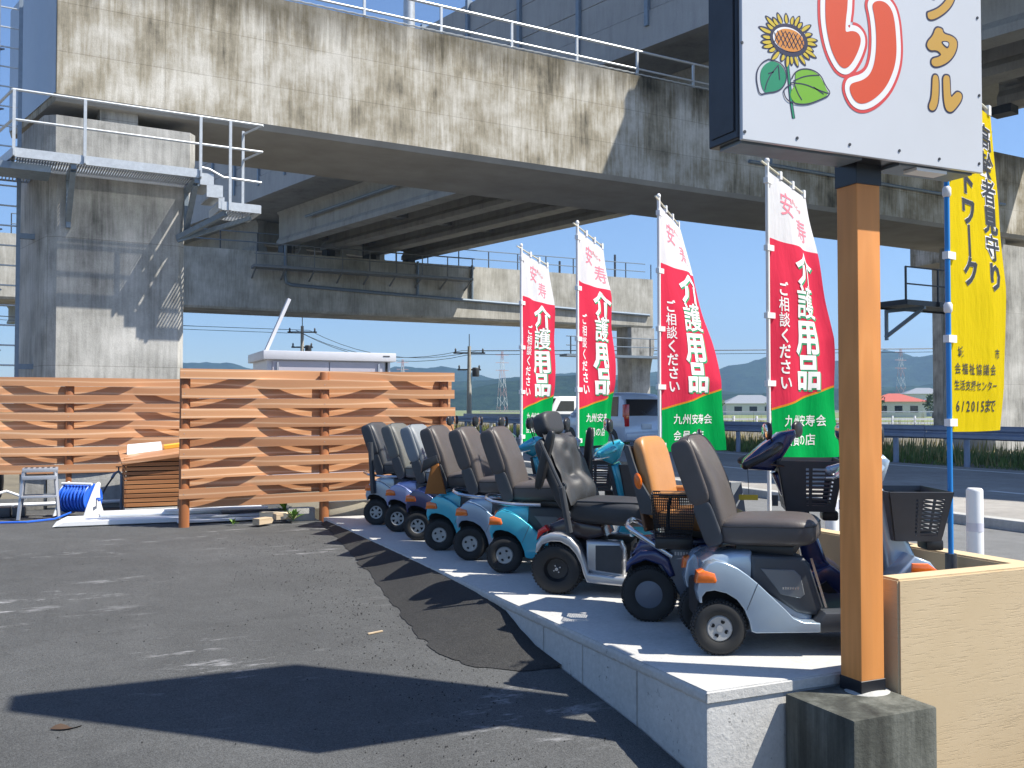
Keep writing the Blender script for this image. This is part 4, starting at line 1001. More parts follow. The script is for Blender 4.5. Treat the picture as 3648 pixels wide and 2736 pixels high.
mb = MB(); mb.lathe([(0, -.08), (.022, -.08), (.025, -.06), (.025, .04), (.01, .065), (.01, .085), (0, .085)], 12, 'x', Matrix.Translation((-.18, 11.3, .0))); mb.build('bottle_body', plain('cream_plastic', (.72, .66, .42), .4), t, world=True)
# dark clutter far left
t = thing('planter_trays', 'row of black planter trays at the left edge by the stool', 'trays', (-.95, 11.3, -.03))
for k in range(5):
    mb = MB(); mb.box(-1.22 + k * .14, -1.10 + k * .14, 11.2, 11.5, -.03, .07, .008); mb.build('tray', M_PLAG, t, world=True)
mb = MB(); mb.tube([(-1.25, 11.55, .07), (-.75, 11.75, .2), (-.55, 11.7, .12)], .015); mb.build('white_pipe', M_WPIPE, t, world=True)
t = thing('bin_bags', 'dark bundled bags piled under the left fence', 'bags', (-1.1, 12.0, 0))
mb = MB(); mb.ell((-.98, 12.3, .28), (.17, .15, .28), 14, 10, p=.8); mb.build('bag', M_PLAS, t, world=True)
mb = MB(); mb.ell((-1.12, 12.1, .12), (.18, .16, .16), 14, 10, p=.8); mb.build('bag', plain('blue_grey_bag', (.06, .09, .14), .5), t, world=True)

# white panels lying on the ground
t = thing('plastic_sheet', 'long white plastic panel lying flat in front of the hose reel', 'panel', (.55, 10.3, -.04))
M2 = Matrix.Translation((.62, 10.45, -.035)) @ Matrix.Rotation(R(-3), 4, 'Z')
mb = MB(); mb.prism([(-.86, 0), (1.15, 0), (1.15, .05), (-.76, .05)], -.36, .14, .006, 1, M2); mb.build('lower_sheet', M_WPIPE, t, world=True)
mb = MB(); mb.box(-.45, 1.15, -.12, .22, .053, .085, .012, 2, M2); mb.build('upper_sheet', M_WPIPE, t, world=True)
for k in range(5):
    t = thing('grey_plank', ['long white plank on top of the pile under the tall fence', 'grey plank crossing the pile under the tall fence', 'dark grey board at the back under the tall fence', 'short white plank sticking out left under the tall fence', 'grey painted board lowest under the tall fence'][k], 'plank', (1.4, 10.0, -.04 + k * .02), group='planks piled under the tall fence')
    M3 = Matrix.Translation((1.28 + .22 * (k % 3), 9.98 + .09 * k, -.03 + k * .028)) @ Matrix.Rotation(R([2, -6, 4, -10, 1][k]), 4, 'Z')
    mb = MB(); mb.box(-.42 - .1 * (k % 2), .5, -.05, .05, 0, .024, .003, 1, M3); mb.build('plank_body', [M_WPIPE, M_ALU, M_PLAG, M_WPIPE, M_ALU][k], t, world=True)
offc = [((1.62, 9.55, -.03), 38, .10, 'pale cut timber block with pointed end lying in front of the tall fence'), ((1.78, 9.75, .0), -38, .16, 'dark-sided timber offcut leaning on the block under the tall fence'), ((1.86, 9.70, -.01), 12, .11, 'short pale timber offcut right of the pointed block')]
for (p, a, L, lab) in offc:
    t = thing('timber_offcut', lab, 'offcut', p, R(a), group='timber offcuts under the fence')
    mb = MB(); mb.prism([(-L, 0), (L * .8, 0), (L, .03), (L * .8, .06), (-L, .06)], -.045, .045, .003, 1); mb.build('offcut_body', M_CUT, t)
t = thing('concrete_block', 'grey concrete block under the tall fence left of its middle post', 'block', (2.06, 9.82, -.02))
mb = MB(); mb.box(-.15, .12, -.05, .05, -.03, .105, .008); mb.build('block_body', M_LOWWALL, t)
t = thing('timber_edging', 'tan timber edging board at the foot of the tall fence behind the farthest scooter', 'edging', (2.9, 9.8, 0))
mb = MB(); mb.box(2.33, 3.62, 9.79, 9.86, -.02, .13, .004); mb.build('edging_body', plain('pale_board', (.46, .42, .33), .8), t, world=True)
# weeds
def weed(x, y, z, h, n, label, sd):
    rnd = random.Random(sd)
    t = thing('weed', label, 'weed', (x, y, z)); mb = MB(); ms = MB()
    for i in range(n):
        a = rnd.uniform(0, 6.28); l = h * rnd.uniform(.5, 1.1); e = rnd.uniform(.4, 1.3)
        p0 = Vector((0, 0, h * rnd.uniform(0, .4))); d = Vector((math.cos(a) * math.cos(e), math.sin(a) * math.cos(e), math.sin(e))); s_ = Vector((-math.sin(a), math.cos(a), 0)) * l * .16
        m_ = p0 + d * l * .55; tp = p0 + d * l + Vector((0, 0, -l * .15))
        mb.add([p0, m_ + s_, tp, m_ - s_], [(0, 1, 2, 3)])
    ms.tube([(0, 0, 0), (.005, 0, h * .7)], .003, 5)
    mb.build('leaves', M_LEAF, t, smooth=0); ms.build('stem', M_LEAF, t)
weed(1.93, 9.62, -.02, .13, 22, 'bright green weed growing beside the concrete block under the tall fence', 1)
weed(1.35, 9.66, -.04, .07, 12, 'tiny weed growing near the pile of planks', 2)
weed(1.9, 9.9, -.0, .17, 12, 'taller weed behind the timber offcuts', 3)
# twig & stick on the lot
t = thing('wood_sliver', 'small pale sliver of wood on the asphalt near the dark patch', 'sliver', (1.5, 5.2, lotz(1.5, 5.2)))
mb = MB(); mb.box(-.05, .05, -.006, .006, .002, .010, .001, 1, Matrix.Rotation(R(20), 4, 'Z')); mb.build('sliver_body', M_CUT, t)
t = thing('dead_leaf', 'brown dead leaf on the edge of the sign shadow', 'leaf', (-.05, 4.35, lotz(-.05, 4.35)))
mb = MB(); mb.grid(lambda u, v: ((u - .5) * .12, (v - .5) * .05 * math.sin(u * 3.14), .006 + .012 * math.sin(u * 6) * v), 6, 3); mb.build('leaf_blade', plain('brown_leaf', (.06, .035, .02), .8), t)

# ------------------------------------------------------------------ shed and poles beyond
sh = thing('storage_shed', 'white and mauve metal storage shed roof showing over the tall fence', 'shed', (3.6, 15.5, -.05))
mb = MB(); mb.box(2.60, 4.58, 15.06, 16.4, -.07, 1.86); mb.build('body', M_SHED, sh, world=True, smooth=0)
mb = MB(); mb.box(2.53, 4.66, 14.98, 16.5, 1.86, 2.0, .012); mb.build('roof', M_SHED, sh, world=True)
for x0, x1 in ((2.68, 3.56), (3.58, 4.44)):
    mb = MB(); mb.box(x0, x1, 15.03, 15.055, 0, 1.84); mb.build('sliding_door', M_SHEDD, sh, world=True)
for x in (2.74, 4.36):
    mb = MB(); mb.box(x, x + .03, 15.0, 15.03, .4, 1.82); mb.build('door_handle', M_ALU, sh, world=True)
mb = MB(); mb.box(4.50, 4.53, 15.03, 15.055, 0, 1.85); mb.build('frame_gap', M_DARK, sh, world=True)
mb = MB(); mb.box(4.44, 4.55, 14.974, 14.979, 1.94, 1.955); mb.build('maker_mark', M_PLAG, sh, world=True)
t = thing('leaning_gutter', 'pale square gutter length leaning up from the shed roof', 'gutter', (2.65, 15.3, 2.0))
mb = MB(); mb.obox((2.60, 15.3, 1.95), (2.99, 15.35, 2.85), .07, .05); mb.build('gutter_body', M_SHED, t, world=True)

def upole(x, y, h, label, lamp=False):
    t = thing('utility_pole', label, 'utility pole', (x, y, -.5))
    mb = MB(); mb.tube([(0, 0, 0), (0, 0, h)], .19, 12, r2=.11); mb.build('pole', M_POLEC, t)
    for z, w in ((h - .5, 1.5), (h - 1.6, 1.1)):
        mb = MB(); mb.box(-w * .7, w * .7, -.06, .06, z, z + .1, mat=Matrix.Rotation(R(-20), 4, 'Z')); mb.build('crossarm', M_DARKST, t)
        for k in range(3):
            mb = MB(); mb.lathe([(0, 0), (.07, 0), (.05, .12), (.07, .16), (.03, .26), (0, .26)], 8, 'z', Matrix.Rotation(R(-20), 4, 'Z') @ Matrix.Translation(((k - 1) * w * .6, 0, z + .1))); mb.build('insulator', M_PLAG, t)
    mb = MB(); mb.lathe([(0, 0), (.22, 0), (.24, .05), (.24, .55), (.2, .6), (0, .6)], 12, 'z', Matrix.Translation((.42, -.1, h - 2.0))); mb.build('transformer', M_PLAG, t)
    mb = MB(); mb.tube([(0, 0, h), (0, 0, h + .8)], .03, 6); mb.build('tip_rod', M_DARKST, t)
    return Vector((x, y, -.5 + h))
a = upole(14.5, 69.5, 7.6, 'utility pole with double crossarms standing in the gap above the shed')
b_ = upole(23.2, 58.5, 5.7, 'pale utility pole with transformer right of the tall fence')
c_ = Vector((190, 30, 12)); d_ = Vector((-60, 90, 13))
tw = thing('power_lines', 'thin overhead power lines sagging between the utility poles', 'cables', tuple(a))
for k in range(3):
    for p, q in ((a, b_), (b_, c_), (d_, a)):
        o_ = Vector((.5 * (k - 1), 0, -.25 * (k == 1) - .3)); P = p + o_; Q = q + o_
        mb = MB(); mb.tube([P.lerp(Q, s) - Vector((0, 0, 1.1 * 4 * s * (1 - s))) for s in [i / 10 for i in range(11)]], .018, 4); mb.build('wire', M_DARKST, tw, world=True)

def pylon(x, y, h, label):
    t = thing('pylon', label, 'pylon', (x, y, -3)); w = h * .14
    for z0, z1, m in [(i * h / 7, (i + 1) * h / 7, M_PYR if i % 2 == 0 else M_PYW) for i in range(7)]:
        mb = MB()
        def W_(z): return w * (1 - .86 * z / h) / 2
        for sx, sy in ((1, 1), (1, -1), (-1, -1), (-1, 1)):
            a0, a1 = W_(z0), W_(z1); mb.obox((sx * a0, sy * a0, z0), (sx * a1, sy * a1, z1), .16, .16)
            nx_, ny_ = (sy, -sx) if False else (-sy, sx)
            mb.obox((sx * a0, sy * a0, z0), (nx_ * a1, ny_ * a1, z1), .10, .10)
        mb.build('lattice_section', m, t)
    for k, z in enumerate((h * .70, h * .82, h * .94)):
        mb = MB(); mb.obox((-h * .11, 0, z), (h * .11, 0, z), .22, .3); mb.build('crossarm', M_PYR, t)
pylon(183, 575, 35, 'faint red and white pylon just right of the first utility pole')
pylon(240, 549, 40, 'faint red and white pylon left of the first red banner')
pylon(468, 446, 42, 'faint pylon on the hills right of the orange post')

# ------------------------------------------------------------------ guardrail and far barrier
gr = thing('guardrail', 'blue-grey steel guardrail along the far side of the road', 'guardrail', (17.6, 12, -.2))
prof = [(0, .78), (-.05, .75), (-.05, .68), (0, .645), (0, .615), (-.05, .58), (-.05, .51), (0, .48), (.01, .48), (.01, .78)]
for k in range(22):
    y = -8 + k * 4
    vs = [(17.55 + a_, y + .01, z_) for a_, z_ in prof] + [(17.55 + a_, y + 3.99, z_) for a_, z_ in prof]; n = len(prof)
    if k < 18:
        mb = MB(); mb.add([(v[0], v[1], v[2] - .06) for v in vs], [(i, (i + 1) % n, (i + 1) % n + n, i + n) for i in range(n)] + [tuple(range(n)), tuple(range(2 * n - 1, n - 1, -1))]); mb.build('rail_beam', M_RAILST, gr, world=True)
    for yy in (y + 1, y + 3):
        mb = MB(); mb.tube([(17.66, yy, -.3), (17.66, yy, .70)], .065, 10); mb.build('post', M_RAILST, gr, world=True)
fb = thing('far_barrier', 'white railing and barrier across the fields beyond the guardrail', 'railing', (40, 60, -.3))
mb = MB()
for k in range(46):
    mb2 = MB(); x = 28 + k * 1.6; y = 64 - k * .62
    mb2.box(x - .06, x + .06, y - .06, y + .06, -.6, .55); mb2.build('barrier_post', M_WPIPE, fb, world=True)
for z in (.0, .3):
    mb = MB(); mb.obox((27, 64.4, z), (101, 35.6, z), .06, .14); mb.build('barrier_rail', M_WPIPE, fb, world=True)
mb = MB(); mb.obox((27, 66, .85), (110, 34, .85), .06, .08); mb.build('upper_rail', M_GALV, fb, world=True)
fr = thing('roadside_fence', 'grey guardrail and white picket posts where the road bends far off', 'railing', (20, 45, -.2))
mb = MB(); mb.obox((19.9, 51, .62), (24.3, 40.0, .62), .08, .38); mb.build('rail_panel', M_RAILST, fr, world=True)
for k in range(9):
    s = k / 8; mb = MB(); mb.box(20.2 + 3.8 * s - .07, 20.2 + 3.8 * s + .07, 50 - 9.5 * s, 50.12 - 9.5 * s, -.25, .42); mb.build('picket_post', M_WPIPE, fr, world=True)
mb = MB(); mb.obox((14, 74, .55), (20.5, 56, .55), .06, .1); mb.build('thin_rail', M_GALV, fr, world=True)

# verge weeds (uncountable)
def grass(name, m, n, xr, yr, h, z, sd, lab):
    rnd = random.Random(sd); mb = MB()
    for i in range(n):
        x = rnd.uniform(*xr); y = rnd.uniform(*yr); hh = h * rnd.uniform(.4, 1.1) * (0.6 + .6 * noise.noise(Vector((x * .8, y * .5, sd)))); a = rnd.uniform(0, 3.14); w = .018 * rnd.uniform(.6, 1.6)
        lx, ly = rnd.uniform(-.12, .12), rnd.uniform(-.12, .12)
        dx, dy = math.cos(a) * w, math.sin(a) * w
        mb.add([(x - dx, y - dy, z), (x + dx, y + dy, z), (x + lx * .5 + dx * .7, y + ly * .5 + dy * .7, z + hh * .6), (x + lx, y + ly, z + hh)], [(0, 1, 2), (0, 2, 3)])
    o = mb.build(name, m, smooth=0); o['kind'] = 'stuff'; o['label'] = lab
grass('verge_grass', M_GRASS, 16000, (17.8, 22), (4, 50), .55, -.25, 1, 'green grass growing behind the guardrail')
grass('dry_verge_grass', M_DRYG, 9000, (18.2, 26), (4, 60), .75, -.28, 2, 'tall dry grass behind the guardrail')
grass('field_grass', M_GRASS, 5000, (14, 24), (52, 75), .9, -.4, 3, 'pale weeds beside the far road')
# roadside reeds poking above the rail
grass('roadside_reeds', M_DRYG, 2600, (30, 60), (40, 75), 1.7, -.6, 4, 'thin reeds standing in front of the hills')

# houses and trees far off
def house(az, d, w, h, dp, roofm, label, hip=.5):
    x, y = pol(az, d); t = thing('house', label, 'house', (x, y, -.8), -R(az) + R(12))
    mb = MB(); mb.box(-w / 2, w / 2, -dp / 2, dp / 2, 0, h); mb.build('wall', M_HWALL, t, smooth=0)
    e = .5; rz_ = h + w * .16
    mb = MB(); mb.add([(-w / 2 - e, -dp / 2 - e, h), (w / 2 + e, -dp / 2 - e, h), (w / 2 + e, dp / 2 + e, h), (-w / 2 - e, dp / 2 + e, h), (-w / 2 + dp * hip, 0, rz_), (w / 2 - dp * hip, 0, rz_)], [(0, 1, 5, 4), (1, 2, 5), (2, 3, 4, 5), (3, 0, 4), (3, 2, 1, 0)]); mb.build('roof', roofm, t, smooth=0)
    for k in range(3):
        mb = MB(); mb.box(-w * .35 + k * w * .28, -w * .35 + k * w * .28 + w * .14, -dp / 2 - .04, -dp / 2 + .02, h * .35, h * .75); mb.build('window', M_GLASS, t, smooth=0)
house(46.0, 200, 10, 3.2, 8, M_ROOFR, 'white house with a red hipped roof just right of the orange post')
house(49.0, 230, 11, 3.6, 8, M_ROOFG, 'pale house with a light grey roof left of the right pier', .4)
house(28.0, 210, 9, 3.0, 7, M_ROOFG, 'small pale shed below the near hill left of the first banner')
house(38.2, 260, 14, 3.2, 8, M_ROOFG, 'long low pale house between the two right banners')
house(47.5, 330, 12, 6.5, 8, M_ROOFG, 'two-storey pale house behind the red-roofed one')
def tree(az, d, h, label, sd):
    rnd = random.Random(sd); x, y = pol(az, d); t = thing('tree', label, 'tree', (x, y, -.8))
    mb = MB(); mb.tube([(0, 0, 0), (.2, 0, h * .5)], .25, 7, r2=.1); mb.build('trunk', plain('bark', (.10, .07, .05), .9), t)
    mb = MB()
    for i in range(260):
        v = Vector((rnd.gauss(0, 1), rnd.gauss(0, 1), rnd.gauss(0, 1))).normalized() * rnd.uniform(.5, 1); p = Vector((v.x * h * .38, v.y * h * .38, h * .62 + v.z * h * .38)); s = h * .09
        q = [p + Vector((rnd.uniform(-s, s), rnd.uniform(-s, s), rnd.uniform(-s, s))) for _ in range(3)]; mb.add(q, [(0, 1, 2)])
    mb.build('crown', plain('tree_leaves', (.05, .085, .025), .8, 0, .4, 1), t, smooth=0)
for i, (az, d, h, lab) in enumerate([(36.2, 200, 5, 'dark round tree left of the low house between the banners'), (39.5, 210, 4.5, 'dark tree right of the low house between the banners'), (34.5, 220, 4, 'low tree beside the third red banner'), (45.0, 190, 5, 'dark tree at the left edge of the red-roofed house'), (48.0, 180, 4.5, 'dark tree between the two houses on the right'), (50.3, 170, 5, 'dark tree just left of the right pier'), (26.2, 240, 5, 'dark tree below the near hill by the utility pole')]):
    tree(az, d, h, lab, 20 + i)

# ------------------------------------------------------------------ vehicles
def wheel(mbt, mbh, x, y, r, w):
    mbt.lathe([(r * .62, -w / 2), (r * .94, -w / 2), (r, -w * .3), (r, w * .3), (r * .94, w / 2), (r * .62, w / 2)], 24, 'y', Matrix.Translation((x, y, r)))
    mbh.lathe([(0, -w * .45), (r * .3, -w * .46), (r * .6, -w * .38), (r * .64, -w * .5)], 20, 'y', Matrix.Translation((x, y, r)))
    mbh.lathe([(0, w * .45), (r * .3, w * .46), (r * .6, w * .38), (r * .64, w * .5)], 20, 'y', Matrix.Translation((x, y, r)))
def car(name, label, cat, loc, rz, L, Wd, Hh, body, shape, van=False):
    """local +X is forward"""
    t = thing(name, label, cat, loc, rz)
    b_ = bmesh.new()
    # sections along x : (x, sill z, belt z, half width belt, roof z, half width roof)
    secs = shape; rings = []
    for x, z0, zb, wb, zr, wr in secs:
        ring = [(-wb * .93, z0), (-wb, z0 + .12), (-wb, zb - .15), (-wb * .975, zb), (-wr, zr - .06), (-wr * .86, zr), (0, zr + .02), (wr * .86, zr), (wr, zr - .06), (wb * .975, zb), (wb, zb - .15), (wb, z0 + .12), (wb * .93, z0)]
        rings.append([(x, y, z) for y, z in ring])
    mb = MB(); n = len(rings[0]); vs = [p for r_ in rings for p in r_]
    fs = [(i * n + k, i * n + k + 1, (i + 1) * n + k + 1, (i + 1) * n + k) for i in range(len(rings) - 1) for k in range(n - 1)] + [(i * n + n - 1, i * n, (i + 1) * n, (i + 1) * n + n - 1) for i in range(len(rings) - 1)]
    fs += [tuple(range(n)), tuple((len(rings) - 1) * n + k for k in reversed(range(n)))]
    mb.add(vs, fs); mb.build('body', body, t, smooth=50)
    return t
sv = thing('hatchback_car', 'silver-blue hatchback driving away behind the red banners', 'car', (15.75, 25.0, -.18), R(93))
sv.scale = (1.12, 1.12, 1.04)
# local: +X forward (world +Y), y left.. build with x=0 at rear
Wc = .74
shape = [(0.0, .32, .92, Wc * .95, .96, Wc * .9), (.06, .26, .97, Wc, 1.05, Wc * .93), (.16, .24, .98, Wc, 1.50, Wc * .86), (.34, .24, .98, Wc, 1.66, Wc * .84), (.9, .24, .97, Wc, 1.70, Wc * .84), (1.9, .24, .96, Wc, 1.70, Wc * .83), (2.35, .24, .95, Wc, 1.58, Wc * .82), (2.95, .24, .94, Wc, 1.02, Wc * .84), (3.35, .26, .86, Wc * .96, .88, Wc * .8), (3.55, .32, .72, Wc * .88, .74, Wc * .7)]
n = 13; vs = []
for x, z0, zb, wb, zr, wr in shape:
    for y, z in [(-wb * .93, z0), (-wb, z0 + .12), (-wb, zb - .15), (-wb * .975, zb), (-wr, zr - .06), (-wr * .86, zr), (0, zr + .02), (wr * .86, zr), (wr, zr - .06), (wb * .975, zb), (wb, zb - .15), (wb, z0 + .12), (wb * .93, z0)]: vs.append((x, y, z))
mb = MB(); m_ = len(shape)
mb.add(vs, [(i * n + k, i * n + (k + 1) % n, (i + 1) * n + (k + 1) % n, (i + 1) * n + k) for i in range(m_ - 1) for k in range(n)] + [tuple(range(n)), tuple((m_ - 1) * n + k for k in reversed(range(n)))])
mb.build('body', PT_CAR, sv, smooth=40)
mb = MB(); mb.prism([(-.01 + .015, 1.02), (.10, 1.50), (.125, 1.50), (.05, 1.02)], -.60, .60, .01, 1); mb.build('rear_window', M_GLASS, sv)
for s in (1, -1):
    for a0, a1, b0, b1 in ((.32, 1.10, .40, 1.10), (1.16, 2.2, 1.16, 1.95)):
        P = [(a0, s * (Wc * .99), 1.0), (a1 + (.45 if a1 > 2 else 0), s * (Wc * .99), 1.0), (b1 + .12, s * (Wc * .855 + .005), 1.56), (b0 + .02, s * (Wc * .855 + .005), 1.58)]
        mb = MB(); mb.add(P + [(x, y - s * .02, z) for x, y, z in P], [(0, 1, 2, 3), (4, 5, 6, 7), (0, 1, 5, 4), (1, 2, 6, 5), (2, 3, 7, 6), (3, 0, 4, 7)]); mb.build('side_window', M_GLASS, sv)
    mb = MB(); mb.box(-.02, .12, s * (Wc - .10) - .07, s * (Wc - .10) + .07, .70, 1.35, .02); mb.build('tail_light', M_REDL, sv)
    mb = MB(); mb.box(-.025, .05, s * (Wc - .10) - .05, s * (Wc - .10) + .05, .93, 1.02, .01); mb.build('rear_indicator', M_AMBER, sv)
    mb = MB(); mb.ell((2.45, s * (Wc + .11), 1.02), (.05, .10, .08), 12, 8, p=.7); mb.build('door_mirror', PT_CAR, sv)
    for x in (.62, 2.85):
        mbt, mbh = MB(), MB(); wheel(mbt, mbh, x, s * (Wc - .09), .29, .19); w_ = mbt.build('wheel', M_TYRE, sv); mbh.build('rim', M_ALU, w_)
        mb = MB(); mb.lathe([(.20, s * .0), (.34, s * 0.0), (.34, s * .012), (.2, s * .012)], 24, 'y', Matrix.Translation((x, s * (Wc - .006), .31))); mb.build('wheel_arch', M_PLAS, sv)
mb = MB(); mb.prism([(2.42, 1.56), (2.50, 1.56), (2.98, 1.05), (2.93, 1.02)], -.58, .58, .01, 1); mb.build('windscreen', M_GLASS, sv)
mb = MB(); mb.box(-.05, .1, -.66, .66, .30, .52, .03); mb.build('rear_bumper', PT_CAR, sv)
mb = MB(); mb.box(-.028, -.01, -.16, .16, .62, .78, .004); mb.build('number_plate', M_WPIPE, sv)
mb = MB(); mb.obox((-.0, -.02, 1.05), (.09, .30, 1.30), .015, .015); mb.build('wiper', M_PLAS, sv)

vn = thing('cab_van', 'white van heading left beyond the silver hatchback', 'van', (26.6, 46.5, -.2), R(186))
mb = MB(); mb.prism([(0, .35), (4.1, .35), (4.25, .6), (4.2, 1.05), (3.7, 1.85), (3.45, 1.95), (.1, 1.95), (0, 1.8)], -.80, .80, .09, 3); mb.build('body', PT_VAN, vn)
for s in (1, -1):
    for P in ([(2.62, 1.15), (3.80, 1.15), (3.48, 1.70), (2.62, 1.70)],):
        mb = MB(); mb.prism(P, s * .79, s * .806, 0); mb.build('side_window', M_GLASS, vn)
    mb = MB(); mb.box(1.35, 1.42, s * .80 - .01, s * .80 + .01, 1.0, 1.04); mb.build('door_handle', M_PLAS, vn)
    for x in (.75, 3.35):
        mbt, mbh = MB(), MB(); wheel(mbt, mbh, x, s * .68, .31, .2); w_ = mbt.build('wheel', M_TYRE, vn); mbh.build('rim', M_ALU, w_)
mb = MB(); mb.prism([(4.17, 1.12), (4.24, 1.10), (3.74, 1.84), (3.70, 1.82)], -.7, .7, .01, 1); mb.build('windscreen', M_GLASS, vn)
rc = thing('red_tail_car', 'dark red car just showing beyond the right end of the tall fence', 'car', (21.0, 61.0, -.3), R(100))
mb = MB(); mb.prism([(0, .3), (4, .3), (4.1, .6), (3.9, .85), (2.9, .95), (2.3, 1.45), (.5, 1.48), (.1, 1.0), (0, .8)], -.78, .78, .08, 3); mb.build('body', plain('dark_red_paint', (.10, .012, .02), .3, .2, .02, coat=.6), rc)
for s in (1, -1):
    mb = MB(); mb.prism([(.55, .98), (2.7, .95), (2.2, 1.38), (.6, 1.4)], s * .775, s * .788, 0); mb.build('side_window', M_GLASS, rc)
    mb = MB(); mb.box(-.02, .08, s * .62 - .1, s * .62 + .1, .7, .95, .02); mb.build('tail_light', M_REDL, rc)
    for x in (.75, 3.2):
        mbt, mbh = MB(), MB(); wheel(mbt, mbh, x, s * .68, .3, .2); w_ = mbt.build('wheel', M_TYRE, rc); mbh.build('rim', M_ALU, w_)

# ------------------------------------------------------------------ banners
def lerp_tab(tab, z):
    if z >= tab[0][0]: return tab[0][1]
    for (a, va), (b2, vb) in zip(tab, tab[1:]):
        if z >= b2: return va + (vb - va) * (a - z) / (a - b2)
    return tab[-1][1]
GL = {}
def glyph(ch, off):
    k = (ch, off)
    if k not in GL:
        c = bpy.data.curves.new('g', 'FONT'); c.body = ch; c.size = 1; c.offset = off; c.resolution_u = 2; c.align_x = 'CENTER'
        ob = bpy.data.objects.new('g', c); me = bpy.data.meshes.new_from_object(ob)
        b2 = bmesh.new(); b2.from_mesh(me)
        if len(b2.verts):
            for ax in (0, 1):
                for i in range(-8, 14):
                    p = [0, 0, 0]; p[ax] = i * .125; nrm = [0, 0, 0]; nrm[ax] = 1
                    bmesh.ops.bisect_plane(b2, geom=b2.verts[:] + b2.edges[:] + b2.faces[:], plane_co=p, plane_no=nrm)
        b2.verts.index_update()
        GL[k] = ([(v.co.x, v.co.y - .38) for v in b2.verts], [tuple(v.index for v in f.verts) for f in b2.faces])
        b2.free(); bpy.data.objects.remove(ob); bpy.data.curves.remove(c); bpy.data.meshes.remove(me)
    return GL[k]
class Banner:
    def __init__(s, name, label, px, py, ztop, tab, w, h, polem, clothparts, ph, group=None, pole_base=0.0, ripple=.018, topz=None):
        s.root = thing(name, label, 'banner', (px, py, pole_base), group=group)
        s.px, s.py, s.zt, s.tab, s.w, s.h, s.ph, s.rip = px, py, ztop, tab, w, h, ph, ripple
        rt = s.root
        mb = MB(); mb.tube([(px, py, pole_base), (px, py, ztop + .03)], .0125, 12); mb.build('pole', polem, rt, world=True)
        mb = MB(); mb.ell((px, py, ztop + .03), (.016, .016, .02), 10, 8); mb.build('pole_cap', M_WPIPE, rt, world=True)
        A = R(lerp_tab(tab, ztop)); d = Vector((math.sin(A), math.cos(A), 0))
        mb = MB(); mb.tube([Vector((px, py, ztop + .012)) - d * .09, Vector((px, py, ztop - .078)) + d * (w + .02)], .0065, 8); mb.build('top_arm', plain('cream_plastic_arm', (.66, .63, .50), .5), rt, world=True)
        for k in range(5):
            zz = ztop - .02 - h * (.04 + k * .235) ; A2 = R(lerp_tab(tab, zz)); dd = Vector((math.sin(A2), math.cos(A2), 0))
            mb = MB(); mb.obox(Vector((px, py, zz)) - dd * .02, Vector((px, py, zz)) + dd * .05, .03, .035); mb.build('tie_loop', M_WPIPE, rt, world=True)
        for k in (.33, .66, .98):
            p = Vector((px, py, ztop - .078 * k)) + d * (w * k); mb = MB(); mb.obox(p - d * .015, p + d * .015, .022, .05); mb.build('top_loop', M_WPIPE, rt, world=True)
        for nm, m, v0f, v1f in clothparts:
            mb = MB(); mb.grid(lambda u, v: s.pos(u * w, v0f(u) + (v1f(u) - v0f(u)) * v), 26, 30)
            mb.build(nm, m, rt, smooth=180, world=True)
    def pos(s, u, v, lift=0.0):
        z = s.zt - .03 - v
        def P(u_, z_):
            A = R(lerp_tab(s.tab, z_)); d = Vector((math.sin(A), math.cos(A), 0)); nn = Vector((-d.y, d.x, 0)) * -1
            f = u_ / s.w; env = min(1, (s.zt - z_) / .5) * (0.3 + .7 * f) 
            rp = s.rip * env * (math.sin(f * 6.5 + s.ph + (s.zt - z_) * 1.6) + .5 * math.sin(f * 13 - (s.zt - z_) * 3.1 + s.ph * 2) + .35 * math.sin((s.zt - z_) * 9 + f * 4))
            return Vector((s.px, s.py, z_)) + d * (.02 + u_) + nn * rp + Vector((0, 0, -.012 * f * (1 - f) - .075 * f * max(0, 1 - (s.zt - z_) / .9)))
        p = P(u, z)
        if lift:
            a = P(u + .01, z) - P(u - .01, z); b2 = P(u, z + .01) - P(u, z - .01); n = a.cross(b2).normalized()
            if n.dot(Vector((0, 0, 1.1)) - p) < 0: n = -n
            p = p + n * lift
        return p
    def text(s, ch, u, v, size, m, off=0.0, lift=.003, sx=1.0, name='character', parent=None, rot=0):
        vs, fs = glyph(ch, off)
        mb = MB(); mb.add([s.pos(u + x * size * sx, v - y * size, lift) for x, y in vs], fs)
        return mb.build(name, m, s.root, smooth=0, world=True)
def tabf(l): return l
redg = 'red nursing-care banners along the back of the platform'
def bnd(u): return 1.47 - .15 * u
rp_ = [('white_panel', C_WHITE, lambda u: 0, lambda u: .41), ('red_panel', C_RED, lambda u: .41, lambda u: bnd(u)), ('orange_trim', C_ORG, lambda u: bnd(u), lambda u: bnd(u) + .012), ('green_panel', C_GREEN, lambda u: bnd(u) + .012, lambda u: 1.78)]
